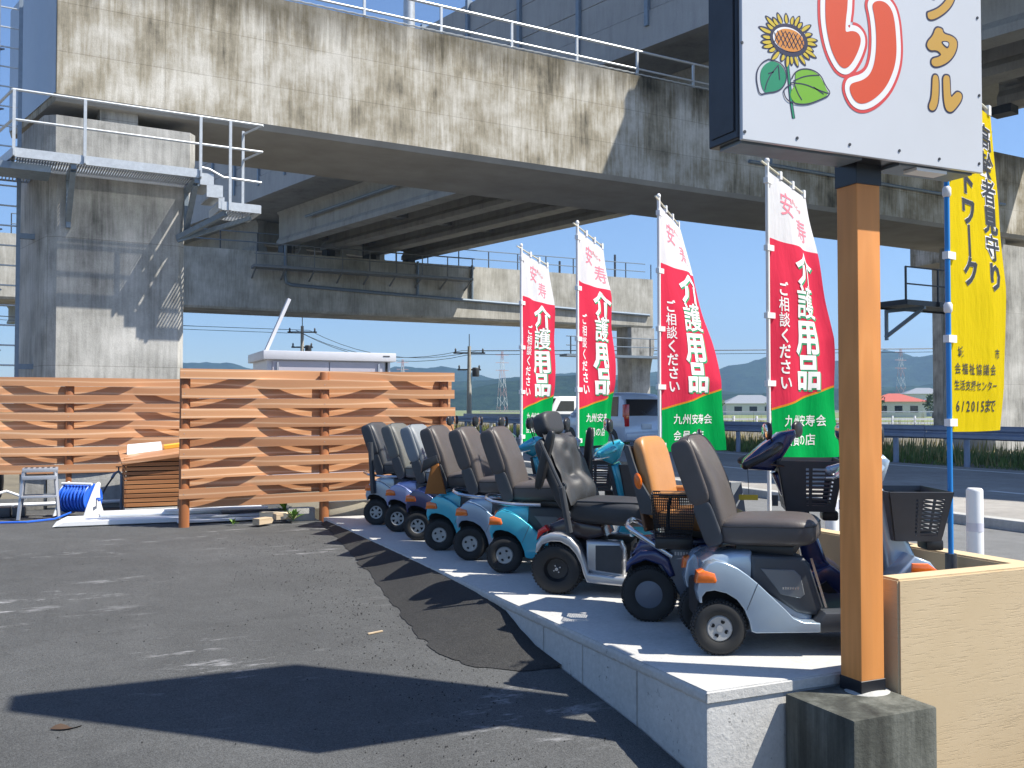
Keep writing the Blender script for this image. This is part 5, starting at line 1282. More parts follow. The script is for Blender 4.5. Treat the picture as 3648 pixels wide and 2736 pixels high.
def redbanner(label, px, py, tab, ph, rip):
    B = Banner('red_banner', label, px, py, 2.60, tab, .585, 1.78, M_WPIPE, rp_, ph, redg, 0.0, rip)
    for ch, u, v, sz in (('安', .23, .15, .17), ('寿', .42, .28, .17)):
        B.text(ch, u, v, sz, P_BRUSH, .002, .0025, name='brush_character')
    for i, ch in enumerate('あんじゅ'): B.text(ch, .33 + .035 * i, .10 + i * .012, .04, P_PINK, .004, .0025, name='small_character')
    for i, ch in enumerate('介護用品'):
        u, v = .375 - (.012 * i), .56 + i * .225
        B.text(ch, u + .010, v + .010, .235, P_GREEN, .014 if ch == '護' else .035, .0022, 1.05, name='character_shadow')
        B.text(ch, u, v, .235, P_WHITE, .010 if ch == '護' else .030, .0042, 1.05, name='character')
    for i, ch in enumerate('ご相談ください'):
        B.text(ch, .115, .72 + i * .098, .098, P_WHITE, .008 if ch in '相談' else .022, .0025, name='small_character')
    for i, ch in enumerate('九州安寿会'): B.text(ch, .14 + i * .08, 1.545, .078, P_WHITE, .008, .0025, name='small_character')
    for i, ch in enumerate('会員の店'): B.text(ch, .14 + i * .08, 1.665, .078, P_WHITE, .008, .0025, name='small_character')
    return B
redbanner('farthest and smallest looking of the red banners, right of the tall fence', 3.74, 8.11, [(2.6, 51), (1.9, 57), (1.3, 57), (.8, 53)], .4, .030)
redbanner('second red banner from the left with its middle folded behind the black leather chair', 3.70, 6.92, [(2.6, 50), (1.9, 58), (1.3, 63), (1.0, 61), (.8, 57)], 2.1, .036)
redbanner('third red banner from the left leaning right above the tan-backed scooter', 3.77, 5.81, [(2.6, 48), (2.2, 59), (1.9, 68), (1.6, 77), (1.3, 84), (.8, 85)], 3.3, .026)
redbanner('nearest and largest red banner just left of the orange sign post', 3.84, 4.70, [(2.6, 63), (2.16, 71), (1.9, 76), (1.55, 82), (.8, 83)], 4.4, .030)
Y = Banner('yellow_banner', 'yellow banner with black lettering on a blue pole partly behind the sign', 3.72, 3.256, 2.70, [(2.7, 71), (2.3, 73), (2.0, 75), (1.7, 78), (1.2, 77), (.95, 74)], .53, 1.68, M_BPOLE, [('yellow_panel', C_YEL, lambda u: 0, lambda u: 1.68)], 1.2, None, 0.0, .005)
_pos = Y.pos
Y.pos = lambda u, v, lift=0.0: _pos(u * .53 / .585 if TXT else u, v * 1.68 / 1.80 if TXT else v, lift)
TXT = True
mb = MB(); mb.lathe([(.0, 0), (.026, 0), (.026, .42), (.014, .42)], 14, 'z'); mb.build('pole_socket', M_PLAG, Y.root)
for k in (1.55, 2.1, 2.5):
    mb = MB(); mb.lathe([(.014, 0), (.02, .01), (.02, .04), (.014, .05)], 12, 'z', Matrix.Translation((0, 0, k))); mb.build('pole_clip', M_WPIPE, Y.root)
for i, ch in enumerate('高齢者見守り'):
    Y.text(ch, .47, .16 + i * .163, .165, P_WHITE, .05, .0022, 1, name='character_outline'); Y.text(ch, .47, .16 + i * .163, .165, P_BLK, .012 if ch in '高齢者守' else .036, .0040, 1, name='character')
for i, ch in enumerate('ネットワーク'):
    c_ = '｜' if ch == 'ー' else ch
    Y.text(c_, .22, .14 + i * .165, .165, P_WHITE, .05, .0022, 1, name='character_outline'); Y.text(c_, .22, .14 + i * .165, .165, P_BLK, .036, .0040, 1, name='character')
for row, (txt, u0, du, sz) in enumerate((('城　　　　市', .10, .075, .06), ('会福祉協議会', .07, .072, .062), ('生活支援センター', .06, .056, .055))):
    for i, ch in enumerate(txt):
        if ch != '　': Y.text(ch, u0 + i * du, 1.39 + row * .085, sz, P_BLK, .008, .0025, name='small_character')
for i, ch in enumerate('6/2015まで'): Y.text(ch, .07 + i * .053, 1.665, .078, P_BLK, .010, .0025, name='small_character')

# ------------------------------------------------------------------ mobility scooters
def tyre_wheel(root, x, y, r, w, hubm, style='plate', nm='wheel'):
    keep = MB.SC; MB.SC = None
    if keep: x *= keep[0]; y *= keep[1]; r *= .95; w *= .9
    mb = MB(); M = Matrix.Translation((x, y, r))
    prof = [(r * .50, -w * .40), (r * .60, -w * .47), (r * .80, -w * .50), (r * .92, -w * .44), (r * .975, -w * .30), (r * .985, 0), (r * .975, w * .30), (r * .92, w * .44), (r * .80, w * .50), (r * .60, w * .47), (r * .50, w * .40)]
    mb.lathe(prof, 36, 'y', M)
    # tread blocks
    nT = 44
    for k in range(nT):
        a = 2 * math.pi * k / nT
        for yy, ww in ((-w * .33, w * .16), (0, w * .18), (w * .33, w * .16)):
            aa = a + (0 if yy else math.pi / nT)
            q = Matrix.Translation((x, y + yy, r)) @ Matrix.Rotation(aa, 4, 'Y') @ Matrix.Translation((r * (1.0 if yy == 0 else .975), 0, 0))
            if yy: q = q @ Matrix.Rotation(math.copysign(.45, yy), 4, 'Z')
            mb.box(-r * .03, r * .03, -ww / 2, ww / 2, -r * .04, r * .04, 0, 1, q)
    wh = mb.build(nm, M_TYRE, root, smooth=40)
    for s in (-1, 1):
        mb = MB()
        if style == 'plate':
            mb.lathe([(0, s * w * .42), (r * .12, s * w * .42), (r * .13, s * w * .36), (r * .44, s * w * .40), (r * .49, s * w * .34), (r * .50, s * w * .2)], 30, 'y', M)
        elif style == 'cap':
            mb.lathe([(0, s * w * .47), (r * .35, s * w * .44), (r * .58, s * w * .36), (r * .60, s * w * .2)], 30, 'y', M)
        elif style == 'spoke':
            mb.lathe([(r * .40, s * w * .36), (r * .50, s * w * .40), (r * .52, s * w * .2)], 30, 'y', M)
            mb.lathe([(0, s * w * .42), (r * .14, s * w * .40), (r * .15, s * w * .2)], 16, 'y', M)
            for k in range(6):
                a = R(60 * k); mb.obox((x + r * .1 * math.cos(a), y + s * w * .36, r + r * .1 * math.sin(a)), (x + r * .43 * math.cos(a), y + s * w * .34, r + r * .43 * math.sin(a)), .02, .008, Vector((0, 1, 0)))
        else:
            mb.lathe([(r * .50, s * w * .40), (r * .46, s * w * .30), (r * .40, s * w * .12), (0, s * w * .10)], 30, 'y', M)
        h = mb.build('hub', hubm, wh)
        mb = MB()
        if style == 'plate':
            for k in range(4 if s < 0 else 0):
                a = R(45 + 20 + 90 * k); q = Matrix.Translation((x + r * .28 * math.cos(a), y, r + r * .28 * math.sin(a)))
                mb = MB(); mb.lathe([(0, s * w * .385), (r * .075, s * w * .385), (r * .078, s * w * .41)], 12, 'y', q); mb.build('bolt_hole', M_DARK, wh)
        elif style == 'black':
            for k in range(4):
                a = R(30 + 90 * k); q = Matrix.Translation((x + r * .14 * math.cos(a), y, r + r * .14 * math.sin(a)))
                mb.lathe([(0, s * w * .2), (r * .035, s * w * .2), (r * .035, s * w * .1)], 6, 'y', q)
            mb.lathe([(0, s * w * .30), (r * .07, s * w * .30), (r * .09, s * w * .12)], 10, 'y', M)
            mb.build('wheel_nuts', M_CHROME, wh)
    mb = MB(); mb.lathe([(0, -w * .1), (r * .5, -w * .1), (r * .5, w * .1), (0, w * .1)], 24, 'y', M); mb.build('inner_disc', M_DARK, wh)
    MB.SC = keep
    return wh

def cushion(mb, L, W, T, mat, crown=.25, n=10, puff=1.0, e=.38):
    """rounded cushion: L along local x, W along y, T along z"""
    def sg(x, p): return math.copysign(abs(x) ** p, x)
    vs = []; fs = []; N, Mm = 36, 16
    for j in range(Mm + 1):
        ph = -math.pi / 2 + math.pi * j / Mm
        for i in range(N):
            th = 2 * math.pi * i / N
            cp = abs(math.cos(ph)) ** .34 * (1 if math.cos(ph) >= 0 else -1)
            x = L / 2 * cp * sg(math.cos(th), e); y = W / 2 * cp * sg(math.sin(th), e); z = T / 2 * sg(math.sin(ph), .55)
            z += crown * T * (1 - (2 * x / L) ** 2) * (1 if z > 0 else .0) * .35
            vs.append(mat @ Vector((x, y, z)))
    for j in range(Mm):
        for i in range(N): fs.append((j * N + i, j * N + (i + 1) % N, (j + 1) * N + (i + 1) % N, (j + 1) * N + i))
    mb.add(vs, fs)

def piping(mb, L, W, mat, e=.38, r=.0035, zz=0.0):
    def sg(x, p): return math.copysign(abs(x) ** p, x)
    pts = [mat @ Vector((L / 2 * sg(math.cos(a), e) * .985, W / 2 * sg(math.sin(a), e) * .985, zz)) for a in [2 * math.pi * i / 40 for i in range(41)]]
    mb.tube(pts, r, 5, caps=False)

def mirror(root, p, foot, facing=0, rnd_=True, m=M_PLAS):
    mb = MB(); p = Vector(p); foot = Vector(foot)
    mb.tube([foot, foot.lerp(p, .5) + Vector((-.01, 0, .02)), p - Vector((0, 0, .045))], .0045, 6)
    mb.build('mirror_stalk', M_PLAS, root)
    mb = MB(); q = Matrix.Rotation(facing, 3, 'Z').to_4x4(); mb.ell(p, (.018, .058, .045), 16, 10, q, .75)
    h = mb.build('mirror_shell', m, root)
    mb = MB(); mb.ell(p + q @ Vector((-.011, 0, 0)), (.010, .050, .037), 14, 8, q, .75); mb.build('mirror_glass', M_MIRR, h)

def basket(root, x0, x1, w0, w1, z0, z1, slit=True, mesh=False, nm='front_basket', back=False):
    """tapering basket; x0..x1 at the top"""
    mb = MB(); cxm = (x0 + x1) / 2; ta = .72
    def corner(sx, sy, f):  # f 0 bottom..1 top
        k = ta + (1 - ta) * f
        return Vector((cxm + sx * (x1 - x0) / 2 * k + (.03 if not back else 0) * (f - 1) * -1 * 0, sy * (w0 + (w1 - w0) * f) / 2, z0 + (z1 - z0) * f))
    C = [(-1, -1), (1, -1), (1, 1), (-1, 1)]
    def ring(f): return [corner(sx, sy, f) for sx, sy in C]
    def slab(f0, f1, th, sides=range(4), a0=0.0, a1=1.0):
        A, B_ = ring(f0), ring(f1)
        for i in sides:
            j = (i + 1) % 4
            a, b2, c, d = A[i].lerp(A[j], a0), A[i].lerp(A[j], a1), B_[i].lerp(B_[j], a1), B_[i].lerp(B_[j], a0)
            nrm = (b2 - a).cross(d - a).normalized() * th
            mb.add([a, b2, c, d, a + nrm, b2 + nrm, c + nrm, d + nrm], [(0, 1, 2, 3), (7, 6, 5, 4), (0, 4, 5, 1), (1, 5, 6, 2), (2, 6, 7, 3), (3, 7, 4, 0)])
    if mesh:
        r_ = .0025
        for f in [i / 12 for i in range(13)]:
            P = ring(f); mb.tube(P + [P[0]], .004 if f in (0, 1) else r_, 4, caps=False)
        for i in range(4):
            for k in range(17):
                s = k / 16; mb.tube([ring(0)[i].lerp(ring(0)[(i + 1) % 4], s), ring(1)[i].lerp(ring(1)[(i + 1) % 4], s)], r_, 4, caps=False)
        P = ring(0); 
        for k in range(12):
            s = k / 11; mb.tube([P[0].lerp(P[1], s), P[3].lerp(P[2], s)], r_, 4, caps=False)
        return mb.build(nm, M_PLAS, root)
    slab(.86, 1.0, .008); slab(0, .12, .006)
    P, Q = ring(0), ring(0.0)
    mb.add([p for p in P] + [p + ZZ * .006 for p in P], [(0, 1, 2, 3), (7, 6, 5, 4)])
    for k in range(9):
        f = .13 + k * .081; slab(f, f + .034, .005, range(4), .02, .98)
    for a0, a1 in ((0, .10), (.90, 1), (.47, .53)): slab(.1, .9, .007, range(4), a0, a1)
    # solid front quarter of the side walls
    A0 = .0
    for side, (a0, a1) in ((0, (0, .42)), (2, (.58, 1))):
        slab(.1, .9, .0065, (side,), a0, a1)
    slab(.1, .9, .006, (3,), 0, 1)
    mb.build(nm, M_PLAG, root)
    mb = MB(); mb.box(cxm + .07, cxm + .15, -.06, .06, z0 - .055, z0 - .005, .012); mb.build('basket_lamp', M_PLAS, root)

BODY = [(-.088, .235), (-.100, .285), (-.085, .36), (-.05, .405), (-.017, .421), (.03, .412), (.08, .389), (.125, .358), (.165, .325), (.21, .283), (.251, .244), (.289, .208), (.325, .170), (.37, .152), (.442, .148), (.442, .108), (.16, .102), (.14, .109), (.13, .155), (.109, .206), (.076, .250), (.029, .278), (-.023, .290), (-.06, .285), (-.078, .262), (-.078, .235)]
CORE = [(-.065, .29), (-.058, .40), (-.005, .434), (.081, .449), (.162, .451), (.178, .398), (.221, .350), (.277, .286), (.323, .226), (.37, .195), (.432, .176), (.44, .12), (.16, .11), (.11, .22), (.02, .30)]
XF = .78
def fx(pr): return [(x * XF, z) for x, z in pr]
def scooter(label, X, Yc, pt, seatm, rz=-28, bar=False, bask=True, mirrors=True, backh=.955, hub=M_HUB, style='plate', ctrl=None, seat=True, swivel=-13):
    """X, Yc: where the right rear tyre touches the ground"""
    a_ = R(rz); off = Vector((.195 * math.sin(a_) * -1 * -1, -.195 * math.cos(a_), 0))
    t = thing('mobility_scooter', label, 'mobility scooter', (X - off.x, Yc - off.y, 0), a_, 'mobility scooters parked in a row on the platform')
    for s in (-1, 1):
        mb = MB(); mb.prism(BODY, s * .135, s * .240, .022, 4); mb.build('rear_fender', pt, t, smooth=50)
        mb = MB(); mb.obox((.168, s * .2405, .322), (.118, s * .2405, .205), .0025, .002, Vector((0, 1, 0))); mb.build('panel_gap', M_PLAG, t)
        mb = MB(); mb.tube([(.02, s * .12, .24), (.20, s * .13, .17), (.42, s * .12, .13)], .007, 6); mb.build('brake_cable', M_PLAS, t)
        mb = MB(); mb.prism([(-.106, .322), (-.098, .372), (-.07, .380), (-.022, .366), (-.012, .334), (-.018, .322)], s * .16, s * .250, .012, 2); mb.build('turn_signal', M_AMBER, t)
    mb = MB(); mb.prism(CORE, -.155, .155, .026, 3); mb.build('rear_cowl', pt, t, smooth=50)
    mb = MB(); mb.box(-.085, .12, -.13, .13, .13, .30, .02); mb.box(.0, .25, -.18, .18, .10, .2, .02); mb.build('chassis', M_DARK, t)
    mb = MB(); mb.prism([(.15, .30), (.158, .437), (.385, .432), (.418, .398), (.478, .205), (.445, .165), (.36, .178), (.25, .25)], -.168, .168, .018, 3); mb.build('battery_cover', M_PLAG, t, smooth=45)
    for s in (-1, 1):
        mb = MB(); mb.prism([(.195, .378), (.345, .372), (.375, .345), (.392, .262), (.372, .245), (.285, .262)], s * .167, s * .174, .003, 1); mb.build('side_badge_panel', plain('grey_badge', (.17, .185, .20), .3, .2, .04), t)
        mb = MB()
        for k in range(7): mb.box(.292 + k * .011, .299 + k * .011, s * .1735 - .0008, s * .1735 + .0015, .285, .296)
        mb.build('badge_marks', M_CHROME, t)
        mb = MB(); mb.obox((.422, s * .170, .425), (.487, s * .170, .205), .006, .010, Vector((1, 0, 0))); mb.build('cover_trim', M_CHROME, t)
    mb = MB(); mb.prism([(.425, .145), (.47, .19), (.76, .20), (.80, .25), (.83, .24), (.81, .12), (.44, .10)], -.225, .225, .015, 2); mb.build('footboard', M_PLAG, t)
    mb = MB(); mb.prism([(.74, .13), (.75, .26), (.79, .37), (.86, .445), (.93, .42), (.985, .35), (1.0, .24), (.985, .18), (.965, .17), (.955, .22), (.905, .268), (.845, .25), (.815, .17), (.80, .11)], -.232, .232, .03, 4); mb.build('front_fender', pt, t, smooth=50)
    for s in (-1, 1):
        tyre_wheel(t, 0, s * .195, .120, .088, hub, style)
        tyre_wheel(t, .885, s * .17, .112, .078, hub, style, 'front_wheel')
        mb = MB(); mb.prism([(.84, .335), (.845, .415), (.915, .415), (.965, .38), (.972, .335)], s * .18, s * .241, .010, 2); mb.build('front_turn_signal', M_AMBER, t)
    mb = MB(); mb.prism([(.80, .24), (.775, .44), (.74, .61), (.715, .71), (.775, .735), (.825, .64), (.90, .47), (.97, .31), (.96, .24)], -.10, .10, .03, 4); mb.build('front_column', pt, t, smooth=50)
    mb = MB(); mb.prism([(.775, .24), (.75, .44), (.712, .61), (.695, .71), (.735, .72), (.79, .44), (.82, .24)], -.062, .062, .02, 2); mb.build('leg_shield', M_PLAG, t)
    cm = ctrl or pt
    mb = MB(); mb.prism([(.60, .775), (.63, .82), (.71, .872), (.775, .888), (.805, .86), (.775, .765), (.72, .72)], -.115, .115, .026, 4); mb.build('console', cm, t, smooth=50)
    for s in (-1, 1):
        mb = MB(); mb.tube([(.74, s * .09, .83), (.73, s * .18, .83), (.69, s * .225, .815), (.63, s * .24, .795)], .021, 10); mb.ell((.63, s * .24, .795), (.023, .023, .023), 10, 8); mb.build('hand_grip', cm, t)
        mb = MB(); mb.tube([(.71, s * .10, .775), (.66, s * .15, .765), (.60, s * .20, .76)], .005, 6); mb.build('brake_lever', M_CHROME, t)
        if mirrors: mirror(t, (.70, s * .26, .985), (.73, s * .14, .86), .25 * s)
    if bask: basket(t, .77, 1.05, .27, .36, .50, .725)
    if seat:
        sw = Matrix.Translation((.27, 0, 0)) @ Matrix.Rotation(R(swivel), 4, 'Z') @ Matrix.Translation((-.27, 0, 0))
        mb = MB(); mb.box(.14, .40, -.12, .12, .432, .475, .01, 2, sw); mb.build('seat_base', M_PLAS, t)
        mb = MB(); cushion(mb, .45, .40, .125, sw @ Matrix.Translation((.275, 0, .535)) @ Matrix.Rotation(R(-2), 4, 'Y')); se_ = mb.build('seat', seatm, t, smooth=60)
        mb = MB(); piping(mb, .452, .402, sw @ Matrix.Translation((.275, 0, .535)) @ Matrix.Rotation(R(-2), 4, 'Y'), zz=.030); mb.build('piping', M_PLAS, se_)
        th = R(-20)
        Mx = sw @ Matrix.Translation((.062, 0, .49)) @ Matrix.Rotation(th, 4, 'Y')
        H = (backh - .49) / math.cos(th)
        mb = MB(); cushion(mb, H, .385, .098, Mx @ Matrix.Translation((.012, 0, H / 2)) @ Matrix.Rotation(R(90), 4, 'Y'), .9, e=.30); se_ = mb.build('backrest', seatm, t, smooth=60)
        mb = MB(); piping(mb, H, .387, Mx @ Matrix.Translation((.012, 0, H / 2)) @ Matrix.Rotation(R(90), 4, 'Y'), .30, zz=.026); mb.build('piping', M_PLAS, se_)
        mb = MB(); mb.box(-.048, -.022, -.165, .165, -.02, H * .93, .012, 3, Mx); mb.build('backrest_shell', M_PLAS, t)
        for s in (-1, 1):
            mb = MB(); cushion(mb, H * .62, .040, .104, Mx @ Matrix.Translation((-.004, s * .186, H * .66)) @ Matrix.Rotation(R(90), 4, 'Y'), 0); mb.build('side_bolster', seatm, t, smooth=60)
            mb = MB(); cushion(mb, H * .42, .032, .090, Mx @ Matrix.Translation((-.006, s * .184, H * .17)) @ Matrix.Rotation(R(90), 4, 'Y'), 0); mb.build('lower_side_pad', M_PLAG, t, smooth=60)
    if bar:
        mb = MB(); mb.tube([(.24, -.225, .455), (.05, -.232, .46), (-.08, -.215, .475), (-.13, -.15, .49), (-.14, 0, .495), (-.13, .15, .49), (-.08, .215, .475), (.05, .232, .46), (.24, .225, .455)], .012, 8); mb.build('rear_grab_bar', M_CHROME, t)
    return t
s1 = scooter('farthest scooter against the fence, silver blue with charcoal seat and chrome rear bar', 2.55, 8.80, PT_SILV, M_PLAG, bar=True, bask=True, style='spoke')
s2 = scooter('second farthest scooter, lavender blue with a grey seat', 2.58, 8.23, PT_LAV, M_SEATG, style='spoke')
s3 = scooter('third farthest scooter, dark navy with a pale grey seat', 2.57, 7.63, PT_NAVY, M_SEATL, style='spoke', bask=False)
s4 = scooter('fourth scooter from the fence, turquoise with brown seat and no rear bar', 2.54, 7.02, PT_TEAL, M_SEAT)
s5 = scooter('fifth scooter from the fence, pale blue with brown seat and chrome rear bar', 2.58, 6.48, PT_SILB, M_SEAT, bar=True)
s6 = scooter('turquoise scooter with brown seat and chrome rear bar, left of the black leather chair', 2.59, 5.88, PT_TEAL, M_SEAT, bar=True, backh=.965)
s9 = scooter('nearest scooter, silver with brown seat, its front half hidden by the orange post', 2.61, 3.55, PT_SILV, M_SEAT, backh=.965, rz=-26, swivel=-21)
mb = MB(); mb.tube([(-.02, -.265, .30), (-.05, -.265, .78)], .025, 10); mb.build('cane_holder', M_PLAG, s1)
mb = MB(); mb.prism([(-.11, .44), (-.05, .70), (-.02, .74), (.06, .44)], -.27, -.235, .012, 2); mb.build('tan_side_bag', plain('brown_orange_fabric', (.33, .12, .02), .7, 0, .1), s4)
mb = MB(); mb.prism([(-.14, .60), (-.12, .70), (-.02, .74), (.0, .68)], -.275, -.23, .012, 2); mb.build('bag_flap', M_PLAS, s4)
bag = thing('plastic_bag', 'crumpled clear plastic bag on the seat of the lavender scooter', 'bag', (2.86, 8.33, .60))
b = bmesh.new(); bmesh.ops.create_icosphere(b, subdivisions=3, radius=1)
for v in b.verts:
    k = 1 + .35 * noise.noise(v.co * 2.2); v.co = Vector((v.co.x * .12 * k, v.co.y * .11 * k, max(-.03, v.co.z * .09 * k) + .05))
mb = MB(); mb.bm(b); mb.build('bag_film', M_BAG, bag, smooth=20)

# ---- scooter 7 : black leather power chair
t7 = thing('power_chair', 'silver powered chair with quilted black leather seat, headrest and raised armrests', 'power chair', (2.60 + .2 * math.sin(R(40)), 5.11 + .2 * math.cos(R(40)), 0), R(-40), None)
t7.scale = (1.07, 1.07, 1.03)
MB.SC = (.80, .86)
SW7 = Matrix.Translation((.3, 0, 0)) @ Matrix.Rotation(R(-9), 4, 'Z') @ Matrix.Translation((-.3, 0, 0))
for s in (-1, 1):
    tyre_wheel(t7, 0, s * .235, .150, .11, M_PLAS, 'black')
    tyre_wheel(t7, .98, s * .21, .115, .08, M_PLAS, 'black', 'front_wheel')
    arc = [(-.150, .235)] + [(-.0 + .195 * math.cos(a), .140 + .195 * math.sin(a)) for a in [R(x) for x in range(150, -1, -15)]] + [(.215, .085), (.56, .055), (.56, .11), (.30, .125)] + []
    outer_ = [(-.150, .23), (-.142, .285), (-.105, .33), (-.04, .352), (.03, .352), (.10, .328), (.155, .28), (.195, .215), (.225, .13), (.40, .12), (.56, .11), (.56, .06), (.215, .075), (.19, .12), (.17, .18), (.135, .235), (.09, .275), (.03, .300), (-.04, .300), (-.10, .280), (-.125, .24)]
    mb = MB(); mb.prism(outer_, s * .15, s * .285, .022, 3); mb.build('rear_fender', PT_SIL, t7, smooth=50)
    mb = MB(); mb.prism([(-.152, .30), (-.10, .345), (-.06, .36), (-.09, .39), (-.14, .36)], s * .16, s * .25, .01, 2); mb.build('tail_light', M_REDL, t7)
    mb = MB(); mb.prism([(.20, .13), (.20, .31), (.44, .31), (.47, .27), (.47, .10)], s * .12, s * .245, .02, 3); mb.build('battery_box', PT_SIL, t7, smooth=50)
    mb = MB(); mb.prism([(.27, .145), (.27, .285), (.435, .29), (.455, .26), (.455, .13)], s * .240, s * .252, .004, 1); mb.build('box_side_panel', M_PLAG, t7)
    # raised armrests and their tubes
    mb = MB(); mb.tube([(.10, s * .30, .36), (.06, s * .32, .56), (.05, s * .33, .62)], .024, 10); mb.build('armrest_tube', M_PLAG, t7)
    Ma = SW7 @ Matrix.Translation((-.03 if s < 0 else .02, s * (.335 if s < 0 else .37), .77)) @ Matrix.Rotation(R(-72 if s < 0 else -84), 4, 'Y')
    mb = MB(); cushion(mb, .36, .06, .055, Ma, .2, e=.5); mb.build('armrest_pad', M_PLAS, t7, smooth=60)
    mb = MB(); mb.tube([(.055, s * .33, .61), (-.10, s * .33, .88)], .012, 8); mb.build('armrest_bar', M_PLAG, t7)
    mb = MB(); mb.lathe([(0, -.02), (.026, -.02), (.026, .02), (0, .02)], 12, 'y', Matrix.Translation((.052, s * .30, .62))); mb.build('armrest_hinge', M_DARKST, t7)
mb = MB(); mb.prism([(-.12, .29), (-.08, .39), (.05, .43), (.30, .40), (.33, .33), (.2, .30), (.1, .31)], -.17, .17, .03, 3); mb.build('rear_cowl', plain('dark_maroon_plastic', (.055, .035, .035), .25, 0, .05, coat=.5), t7)
mb = MB(); mb.box(-.1, .5, -.13, .13, .12, .30, .02); mb.build('chassis', M_DARK, t7)
mb = MB(); mb.prism([(.45, .07), (.45, .12), (.80, .15), (1.05, .24), (1.12, .22), (1.1, .08)], -.25, .25, .02, 3); mb.build('footboard', PT_SIL, t7)
mb = MB(); mb.lathe([(0, .28), (.05, .28), (.05, .42), (0, .42)], 14, 'z', Matrix.Translation((.26, 0, 0))); mb.build('seat_post', M_DARKST, t7)
mb = MB(); cushion(mb, .60, .50, .14, SW7 @ Matrix.Translation((.385, 0, .465)) @ Matrix.Rotation(R(1), 4, 'Y'), .1, e=.34); mb.build('seat', M_LEATH, t7, smooth=60)
mb = MB(); mb.tube([(.12, -.24, .5), (.14, -.242, .533), (.6, -.242, .53), (.66, -.1, .53)], .007, 6); mb.build('seat_piping', M_LEATH, t7)
# quilted back with lumbar folds
Mq = SW7 @ Matrix.Translation((.11, 0, .49)) @ Matrix.Rotation(R(-29), 4, 'Y')
mb = MB()
def quilt(u, v):
    y = (u - .5) * .62; z = v * .47
    puff = .055 * (1 - abs(2 * u - 1) ** 4) * (1 - abs(2 * v - 1) ** 6) + .022 * math.sin(v * math.pi * 3.0 + .5) * (1 - abs(2 * u - 1) ** 2)
    puff += .014 * math.cos(u * math.pi * 6) * (.4 + .6 * math.sin(v * 3.1)) + .012 * noise.noise(Vector((u * 6, v * 6, 1)))
    for bu, bv in ((.3, .38), (.7, .38), (.3, .70), (.7, .70)):
        puff -= .030 * math.exp(-((u - bu) ** 2 + (v - bv) ** 2) / .004)
    w = .94 - .10 * v
    return Mq @ Vector((.035 + puff, y * w, z))
mb.grid(quilt, 40, 40); 
mb.build('back_cushion', M_LEATH, t7, smooth=180)
mb = MB(); cushion(mb, .475, .62, .10, Mq @ Matrix.Translation((-.01, 0, .225)) @ Matrix.Rotation(R(-90), 4, 'Y'), .1, e=.3); mb.build('back_frame', M_LEATH, t7, smooth=60)
mb = MB()
for s in (-1, 1): mb.tube([Mq @ Vector((.0, s * .05, .43)), Mq @ Vector((-.0, s * .05, .52))], .007, 8)
mb.build('headrest_stem', M_CHROME, t7)
mb = MB(); cushion(mb, .15, .33, .12, Mq @ Matrix.Translation((.01, 0, .545)) @ Matrix.Rotation(R(-80), 4, 'Y'), .3, e=.55); mb.build('headrest', M_LEATH, t7, smooth=60)
mb = MB(); mb.tube([(.62, -.25, .50), (.66, -.27, .53), (.70, -.27, .56)], .008, 6); mb.build('seat_lever', M_CHROME, t7)
mb = MB(); mb.tube([(1.02, 0, .22), (.96, 0, .55), (.92, 0, .70)], .035, 12); mb.build('front_column', M_PLAG, t7)
mb = MB(); mb.prism([(.84, .70), (.88, .75), (.98, .76), (1.0, .70), (.93, .67)], -.10, .10, .02, 2); mb.build('console', M_PLAG, t7)
for s in (-1, 1):
    mb = MB(); mb.tube([(.94, s * .08, .72), (.92, s * .22, .72), (.86, s * .26, .70)], .016, 8); mb.build('hand_grip', M_PLAS, t7)
    mirror(t7, (.93, s * .27, .90 if s > 0 else .88), (.93, s * .18, .73), .2 * s)

# ---- scooter 8 : navy with tan seat and rear mesh basket
t8 = thing('mobility_scooter', 'navy scooter with tan leather backrest, orange side reflector and mesh rear basket', 'mobility scooter', (2.69 + .19 * math.sin(R(35)), 4.25 + .19 * math.cos(R(35)), 0), R(-35), 'mobility scooters parked in a row on the platform')
SW8 = Matrix.Translation((.3, 0, 0)) @ Matrix.Rotation(R(-24), 4, 'Z') @ Matrix.Translation((-.3, 0, 0))
M_CAP = plain('blue_grey_hubcap', (.13, .15, .19), .4, .2, .05)
for s in (-1, 1):
    tyre_wheel(t8, 0, s * .22, .148, .10, M_CAP, 'cap')
    tyre_wheel(t8, 1.08, s * .19, .125, .085, M_CAP, 'cap', 'front_wheel')
    mb = MB(); mb.prism([(-.15, .24), (-.145, .30), (-.06, .36), (.05, .37), (.13, .33), (.17, .24), (.13, .23), (.08, .29), (-.02, .315), (-.11, .285)], s * .14, s * .262, .015, 2); mb.build('rear_fender', PT_NAVY, t8, smooth=50)
    mb = MB(); mb.prism([(.06, .29), (.14, .39), (.30, .39), (.33, .20), (.27, .13), (.20, .13)], s * .15, s * .245, .02, 3); mb.build('side_cover', plain('slate_plastic', (.10, .12, .155), .35, .2, .05), t8, smooth=50)
    mb = MB()
    for k in range(6): mb.box(.165 + k * .018, .176 + k * .018, s * .2455 - .0008, s * .2455 + .0015, .345, .362)
    mb.prism([(.17, .325), (.22, .335), (.27, .318), (.22, .326)], s * .2455 - .0008, s * .2455 + .0012, 0); mb.build('badge_marks', M_ALU, t8)
    mb = MB(); mb.prism([(.30, .12), (.31, .40), (.50, .42), (.60, .18), (.60, .12)], s * .06, s * .235, .02, 3); mb.build('mid_cover', PT_NAVY, t8, smooth=50)
mb = MB(); mb.box(-.12, .3, -.14, .14, .14, .36, .02); mb.build('chassis', M_DARK, t8)
